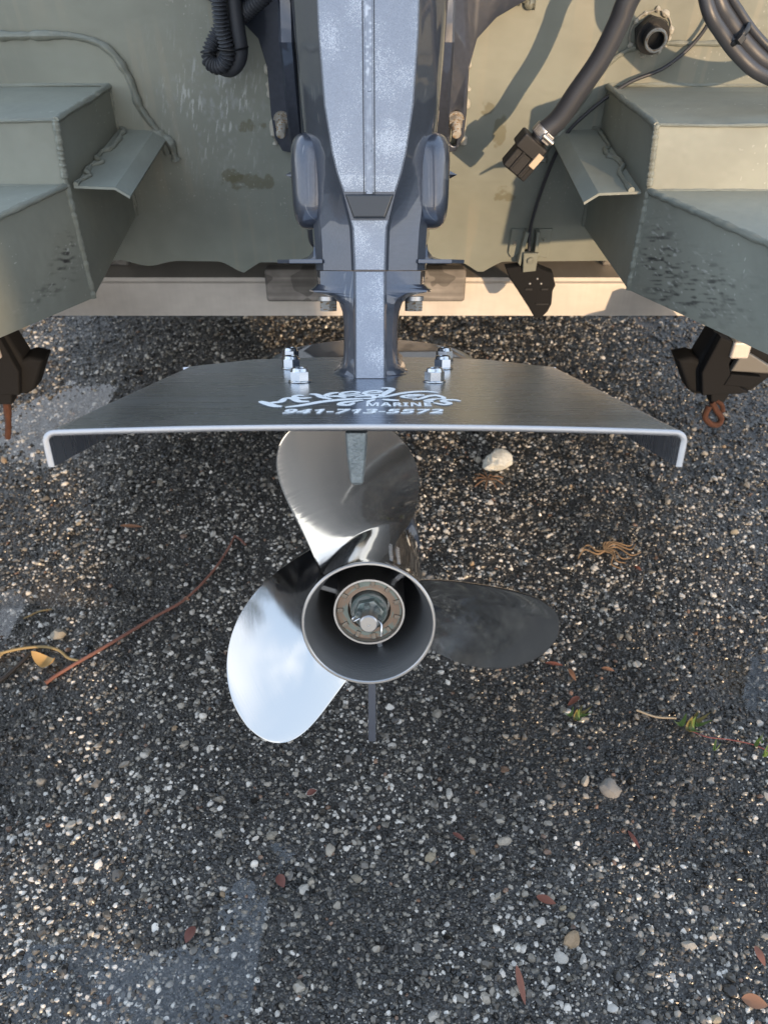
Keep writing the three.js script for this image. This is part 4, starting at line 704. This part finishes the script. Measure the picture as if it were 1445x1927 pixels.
// ---------------------------------------------------------------- litter on the asphalt
const onG = (x, z, d = 0) => V(x, groundY(x, z) + d, z);
{
  const g = toCreasedNormals(pebbleGeo(601, 2, 0.45), 0.5), m = mat({ map: tex(256, 256, (u, v) => { const a = fbm(u * 10, v * 10, 602, 4); return [0.50 + 0.22 * a, 0.50 + 0.21 * a, 0.45 + 0.19 * a]; }), roughness: 0.75, bumpMap: paintBump, bumpScale: 0.002 });
  const o = tag(mesh('white_rock', g, m), 'pale chunk of white rock lying on the asphalt', 'rock'); o.position.copy(onG(0.241, -1.397, 0.014)); o.scale.set(0.032, 0.022, 0.026); o.rotation.set(0.2, 0.7, 0.1);
  const t = thing('dead_grass_tuft', 'small tuft of dry brown grass beside the white rock', 'dead grass');
  for (let k = 0; k < 9; k++) { const a = k / 9 * 6.28 + 0.4, L = rr(0.02, 0.045); const c = [0.222, -1.345]; mesh('blade', tube([onG(c[0], c[1], 0.006), onG(c[0] + Math.cos(a) * L * 0.5, c[1] + Math.sin(a) * L * 0.5, 0.011), onG(c[0] + Math.cos(a) * L, c[1] + Math.sin(a) * L, 0.004)], 0.0011, { seg: 10, rad: 5 }), mat({ color: rgb(0.20, 0.11, 0.06), roughness: 0.9 }), t); }
}
{
  const red = mat({ map: tex(256, 64, (u, v) => { const a = fbm(u * 30, v * 6, 611, 3); return [0.11 + 0.10 * a, 0.045 + 0.04 * a, 0.032 + 0.025 * a]; }), roughness: 0.7 });
  const t = thing('red_twig', 'long thin reddish brown twig lying on the asphalt', 'twig');
  const P = [[-0.540, -0.800], [-0.5254, -0.8173], [-0.462, -0.8659], [-0.3982, -0.9327], [-0.3522, -0.9782], [-0.3171, -1.0475], [-0.300, -1.105], [-0.2911, -1.1544]].map(([x, z]) => onG(x, z, 0.007));
  mesh('stem', tube(P, 0.0024, { seg: 120, rad: 8, fn: (q) => 0.0032 - 0.0013 * q + 0.0007 * (vn(q * 40, 1, 612) > 0.8 ? 1 : 0) }), red, t);
  mesh('side_shoot', tube([onG(-0.2911, -1.1544, 0.007), onG(-0.281, -1.147, 0.006), onG(-0.2669, -1.1305, 0.005)], 0.0022, { seg: 14, rad: 7 }), red, t);
  const yel = mat({ color: rgb(0.27, 0.19, 0.08), roughness: 0.7 });
  const y = thing('yellow_twig', 'forked straw yellow twig lying across the shallow puddle', 'twig');
  mesh('stem', tube([[-0.66, -0.846], [-0.6357, -0.8578], [-0.600, -0.869], [-0.5666, -0.8742], [-0.540, -0.866], [-0.5184, -0.8486], [-0.498, -0.8396]].map(([a, b]) => onG(a, b, 0.006)), 0.0024, { seg: 60, rad: 8 }), yel, y);
  mesh('side_shoot', tube([[-0.628, -0.862], [-0.640, -0.845], [-0.655, -0.83]].map(([a, b]) => onG(a, b, 0.006)), 0.0019, { seg: 16, rad: 7 }), yel, y);
  const d = tag(mesh('dark_twig', tube([[-0.66, -0.78], [-0.6167, -0.8096], [-0.600, -0.835], [-0.5855, -0.8601]].map(([a, b]) => onG(a, b, 0.006)), 0.004, { seg: 40, rad: 8, fn: (q) => 0.0055 - 0.003 * q }), mat({ color: rgb(0.018, 0.015, 0.013), roughness: 0.5 })), 'short wet black stick under the yellow twig', 'stick');
  tag(mesh('pale_twig', tube([[-0.630, -0.945], [-0.610, -0.962], [-0.588, -0.968]].map(([a, b]) => onG(a, b, 0.005)), 0.0017, { seg: 24, rad: 7 }), yel), 'short bent pale straw beside the thin puddle', 'twig');
}
// leaves: pointed blades with a fold along the midrib
const leafGeo = (L, W, curl, lift) => { const l = [], n = 12; for (let i = 0; i <= n; i++) { const q = i / n, w = W * Math.sin(Math.PI * Math.pow(q, 0.85)) ** 0.8 + 0.0003, y = lift * Math.sin(q * Math.PI) + curl * (q - 0.5) ** 2; l.push([V(-w, y + w * 0.35, q * L - L / 2), V(0, y, q * L - L / 2), V(w, y + w * 0.35, q * L - L / 2), V(0, y - 0.0006, q * L - L / 2)]); } return loft(l, { crease: 1 }); };
const leafTone = [[0.15, 0.048, 0.028], [0.19, 0.075, 0.048], [0.11, 0.036, 0.025], [0.22, 0.105, 0.055]].map((c, i) => mat({ map: tex(64, 64, (u, v) => { const a = fbm(u * 9, v * 9, 620 + i, 3); return c.map((e) => e * (0.65 + 0.7 * a)); }), roughness: 0.65 }));
const leafSpots = [[0.1552, -0.3573, 0.040, 0.0036, 0.12, 1, 'long slim reddish brown leaf lying flat among the pale pebbles'], [0.1994, -0.4528, 0.024, 0.0046, 1.2, 0, 'short rust red leaf beside the tan ochre stone'], [0.4385, -0.3884, 0.022, 0.004, 0.2, 1, 'oval reddish leaf alone near the round grey pebble'], [0.4144, -0.341, 0.028, 0.007, 1.3, 3, 'crumpled tan brown leaf on asphalt'], [-0.1297, -0.4793, 0.018, 0.006, 0.5, 2, 'small dark red leaf scrap on the water film edge'],
  [0.3009, -0.8096, 0.024, 0.0035, 0.3, 3, 'curled orange brown leaf below the tip of the right blade'], [0.2933, -0.7571, 0.026, 0.0045, -0.9, 0, 'rust red leaf touching the smaller green seedling'], [-0.4984, -1.179, 0.046, 0.004, 1.5, 3, 'slim orange brown leaf beyond the red twig'], [-0.2313, -0.4139, 0.020, 0.006, -0.4, 2, 'dark red leaf fragment lying in the film of rainwater'], [0.0983, -0.536, 0.018, 0.0025, 1.0, 2, 'tiny thin brown leaf between pebbles under the propeller'], [0.3285, -0.5323, 0.026, 0.0025, 0.4, 2, 'narrow dark brown leaf near a round white pebble'],
  [0.36, -0.82, 0.020, 0.003, 1.3, 3, 'thin orange leaf sliver to the side of the seedlings'], [0.275, -0.83, 0.028, 0.003, 1.4, 0, 'thin brown leaf sliver under the propeller blade'], [0.47, -1.06, 0.016, 0.003, 0.8, 0, 'small rusty leaf sliver near the dry root'], [-0.10, -0.60, 0.015, 0.004, 2.0, 2, 'tiny maroon leaf chip below the lower propeller blade'], [-0.35, -0.98, 0.013, 0.003, 1.1, 3, 'tiny tan leaf chip beside the red twig']];
for (const [x, z, L, W, a, k, label] of leafSpots) { const o = tag(mesh('fallen_leaf', leafGeo(L, W, 0.3 * L, 0.003), leafTone[k]), label, 'leaf', 'fallen leaves on the asphalt'); o.position.copy(onG(x, z, 0.005)); o.rotation.set(0.1, a, 0.12); }
{ // yellow leaf soaked at the twig fork
  const o = tag(mesh('yellow_leaf', leafGeo(0.045, 0.011, 0.1, 0.002), mat({ map: tex(64, 64, (u, v) => { const a = fbm(u * 8, v * 8, 631, 3); return [0.42 + 0.2 * a, 0.27 + 0.12 * a, 0.10 + 0.06 * a]; }), roughness: 0.5 })), 'soaked tan yellow leaf beside the forked twig', 'leaf'); o.position.copy(onG(-0.551, -0.838, 0.005)); o.rotation.set(0, 1.25, 0);
  // dry root
  const t = thing('dry_root', 'spidery dry tan grass root lying on the asphalt', 'root'), m = mat({ color: rgb(0.21, 0.13, 0.065), roughness: 0.85 });
  const c = [0.418, -1.105];
  for (const [a, L] of [[-0.3, 0.07], [-0.75, 0.062], [-1.1, 0.05], [0.05, 0.07], [0.75, 0.045], [1.15, 0.05], [2.9, 0.055], [3.3, 0.045], [0.4, 0.05], [-0.5, 0.075]]) mesh('rootlet', tube([onG(c[0], c[1], 0.010), onG(c[0] + Math.cos(a - 0.35) * L * 0.35, c[1] + Math.sin(a - 0.35) * L * 0.35, 0.013), onG(c[0] + Math.cos(a + 0.25) * L * 0.7, c[1] + Math.sin(a + 0.25) * L * 0.7, 0.010), onG(c[0] + Math.cos(a - 0.05) * L, c[1] + Math.sin(a - 0.05) * L, 0.006)], 0.0016, { seg: 18, rad: 6, fn: (q) => 0.0022 - 0.0014 * q }), m, t);
}
const green = mat({ color: rgb(0.10, 0.17, 0.035), roughness: 0.6, transmission: 0.2, thickness: 0 }), greenRed = mat({ color: rgb(0.16, 0.13, 0.04), roughness: 0.6 }), stemRed = mat({ color: rgb(0.17, 0.045, 0.04), roughness: 0.7 });
for (const [x, z, k, label] of [[0.2901, -0.7321, 0.85, 'smaller green seedling growing from the asphalt beside rust red leaf'], [0.4515, -0.7108, 1.1, 'taller green seedling at the start of the red creeping vine']]) {
  const t = thing('seedling', label, 'seedling', 'seedlings in the asphalt'); t.position.copy(onG(x, z, 0)); t.scale.setScalar(k);
  mesh('stem', tube([V(0, 0, 0), V(0.001, 0.008, 0.001), V(0, 0.016, 0.002)], 0.0009, { seg: 8, rad: 6 }), stemRed, t);
  for (let i = 0; i < 5; i++) { const g = leafGeo(0.020, 0.0036, 0.1, 0.002).translate(0, 0, 0.010).rotateX(0.35); const o = mesh('leaf', g, i % 3 === 1 ? greenRed : green, t); o.position.set(0, 0.014, 0.002); o.rotation.y = -1.3 + i * 0.75 + 0.3 * (i % 2); }
}
{
  const t = thing('creeping_vine', 'thin red creeping vine with tiny green leaves on asphalt', 'vine');
  mesh('stem', tube([[0.456, -0.700], [0.475, -0.690], [0.5093, -0.6864], [0.54, -0.678], [0.5604, -0.6664], [0.60, -0.655]].map(([a, b]) => onG(a, b, 0.006)), 0.0008, { seg: 60, rad: 6 }), stemRed, t);
  for (const [x, z, a] of [[0.478, -0.665, 0.4], [0.540, -0.672, 2.2], [0.552, -0.678, 0.9], [0.560, -0.660, -0.8], [0.546, -0.655, 3.0], [0.585, -0.65, 0.1]]) { const o = mesh('leaf', leafGeo(0.009, 0.0024, 0.1, 0.002), green, t); o.position.copy(onG(x, z, 0.008)); o.rotation.y = a; }
  tag(mesh('dry_stalk', tube([[0.383, -0.735], [0.41, -0.725], [0.44, -0.722]].map(([a, b]) => onG(a, b, 0.007)), 0.0016, { seg: 20, rad: 6 }), mat({ color: rgb(0.26, 0.22, 0.16), roughness: 0.9 })), 'short dry grey grass stalk beside the taller seedling', 'stalk');
}

// ---------------------------------------------------------------- palm whose trunk stands between the low sun and the left pod (out of frame)
{
  const t = thing('palm_tree', 'palm tree with rough grey trunk standing behind the camera', 'tree'); t.position.set(1.22, 0, 2.75);
  const bark = mat({ map: tex(128, 256, (u, v) => { const a = fbm(u * 10, v * 24, 641, 4); return [0.13 + 0.12 * a, 0.11 + 0.10 * a, 0.085 + 0.08 * a]; }), roughness: 0.95 });
  mesh('trunk', tube([V(0, -0.05, 0), V(0.02, 2, 0), V(0.0, 4, 0.05), V(0.05, 6.2, 0.1)], 0.25, { seg: 80, rad: 24, fn: (q) => 0.27 - 0.05 * q + 0.012 * Math.sin(q * 200) }), bark, t);
  const fr = mat({ color: rgb(0.06, 0.09, 0.03), roughness: 0.7 });
  for (let k = 0; k < 16; k++) {
    const a = k / 16 * 6.283 + 0.3 * hash(k, 1, 9), e = 0.9 - 1.3 * hash(k, 2, 9), l = [];
    const P = (q) => V(Math.cos(a) * q * 2.1 * Math.cos(e * 0.6), 6.2 + q * 1.6 * Math.sin(e) + 0.5 * q - q * q * 1.3, Math.sin(a) * q * 2.1 * Math.cos(e * 0.6) + 0.1);
    for (let i = 2; i < 26; i++) { const q = i / 26, p = P(q), p2 = P(q + 0.02), tng = p2.clone().sub(p).normalize(), sd = tng.clone().cross(V(0, 1, 0)).normalize(), L = 0.55 * Math.sin(Math.PI * Math.min(1, q * 0.9 + 0.12)); for (const s of [-1, 1]) { const tip = p.clone().addScaledVector(sd, s * L * 0.8).addScaledVector(tng, L * 0.5).add(V(0, -0.25 * L, 0)); l.push([p, p2, tip]); } }
    mesh('frond', faces(l), fr, t);
  }
}

renderer.render(scene, camera);
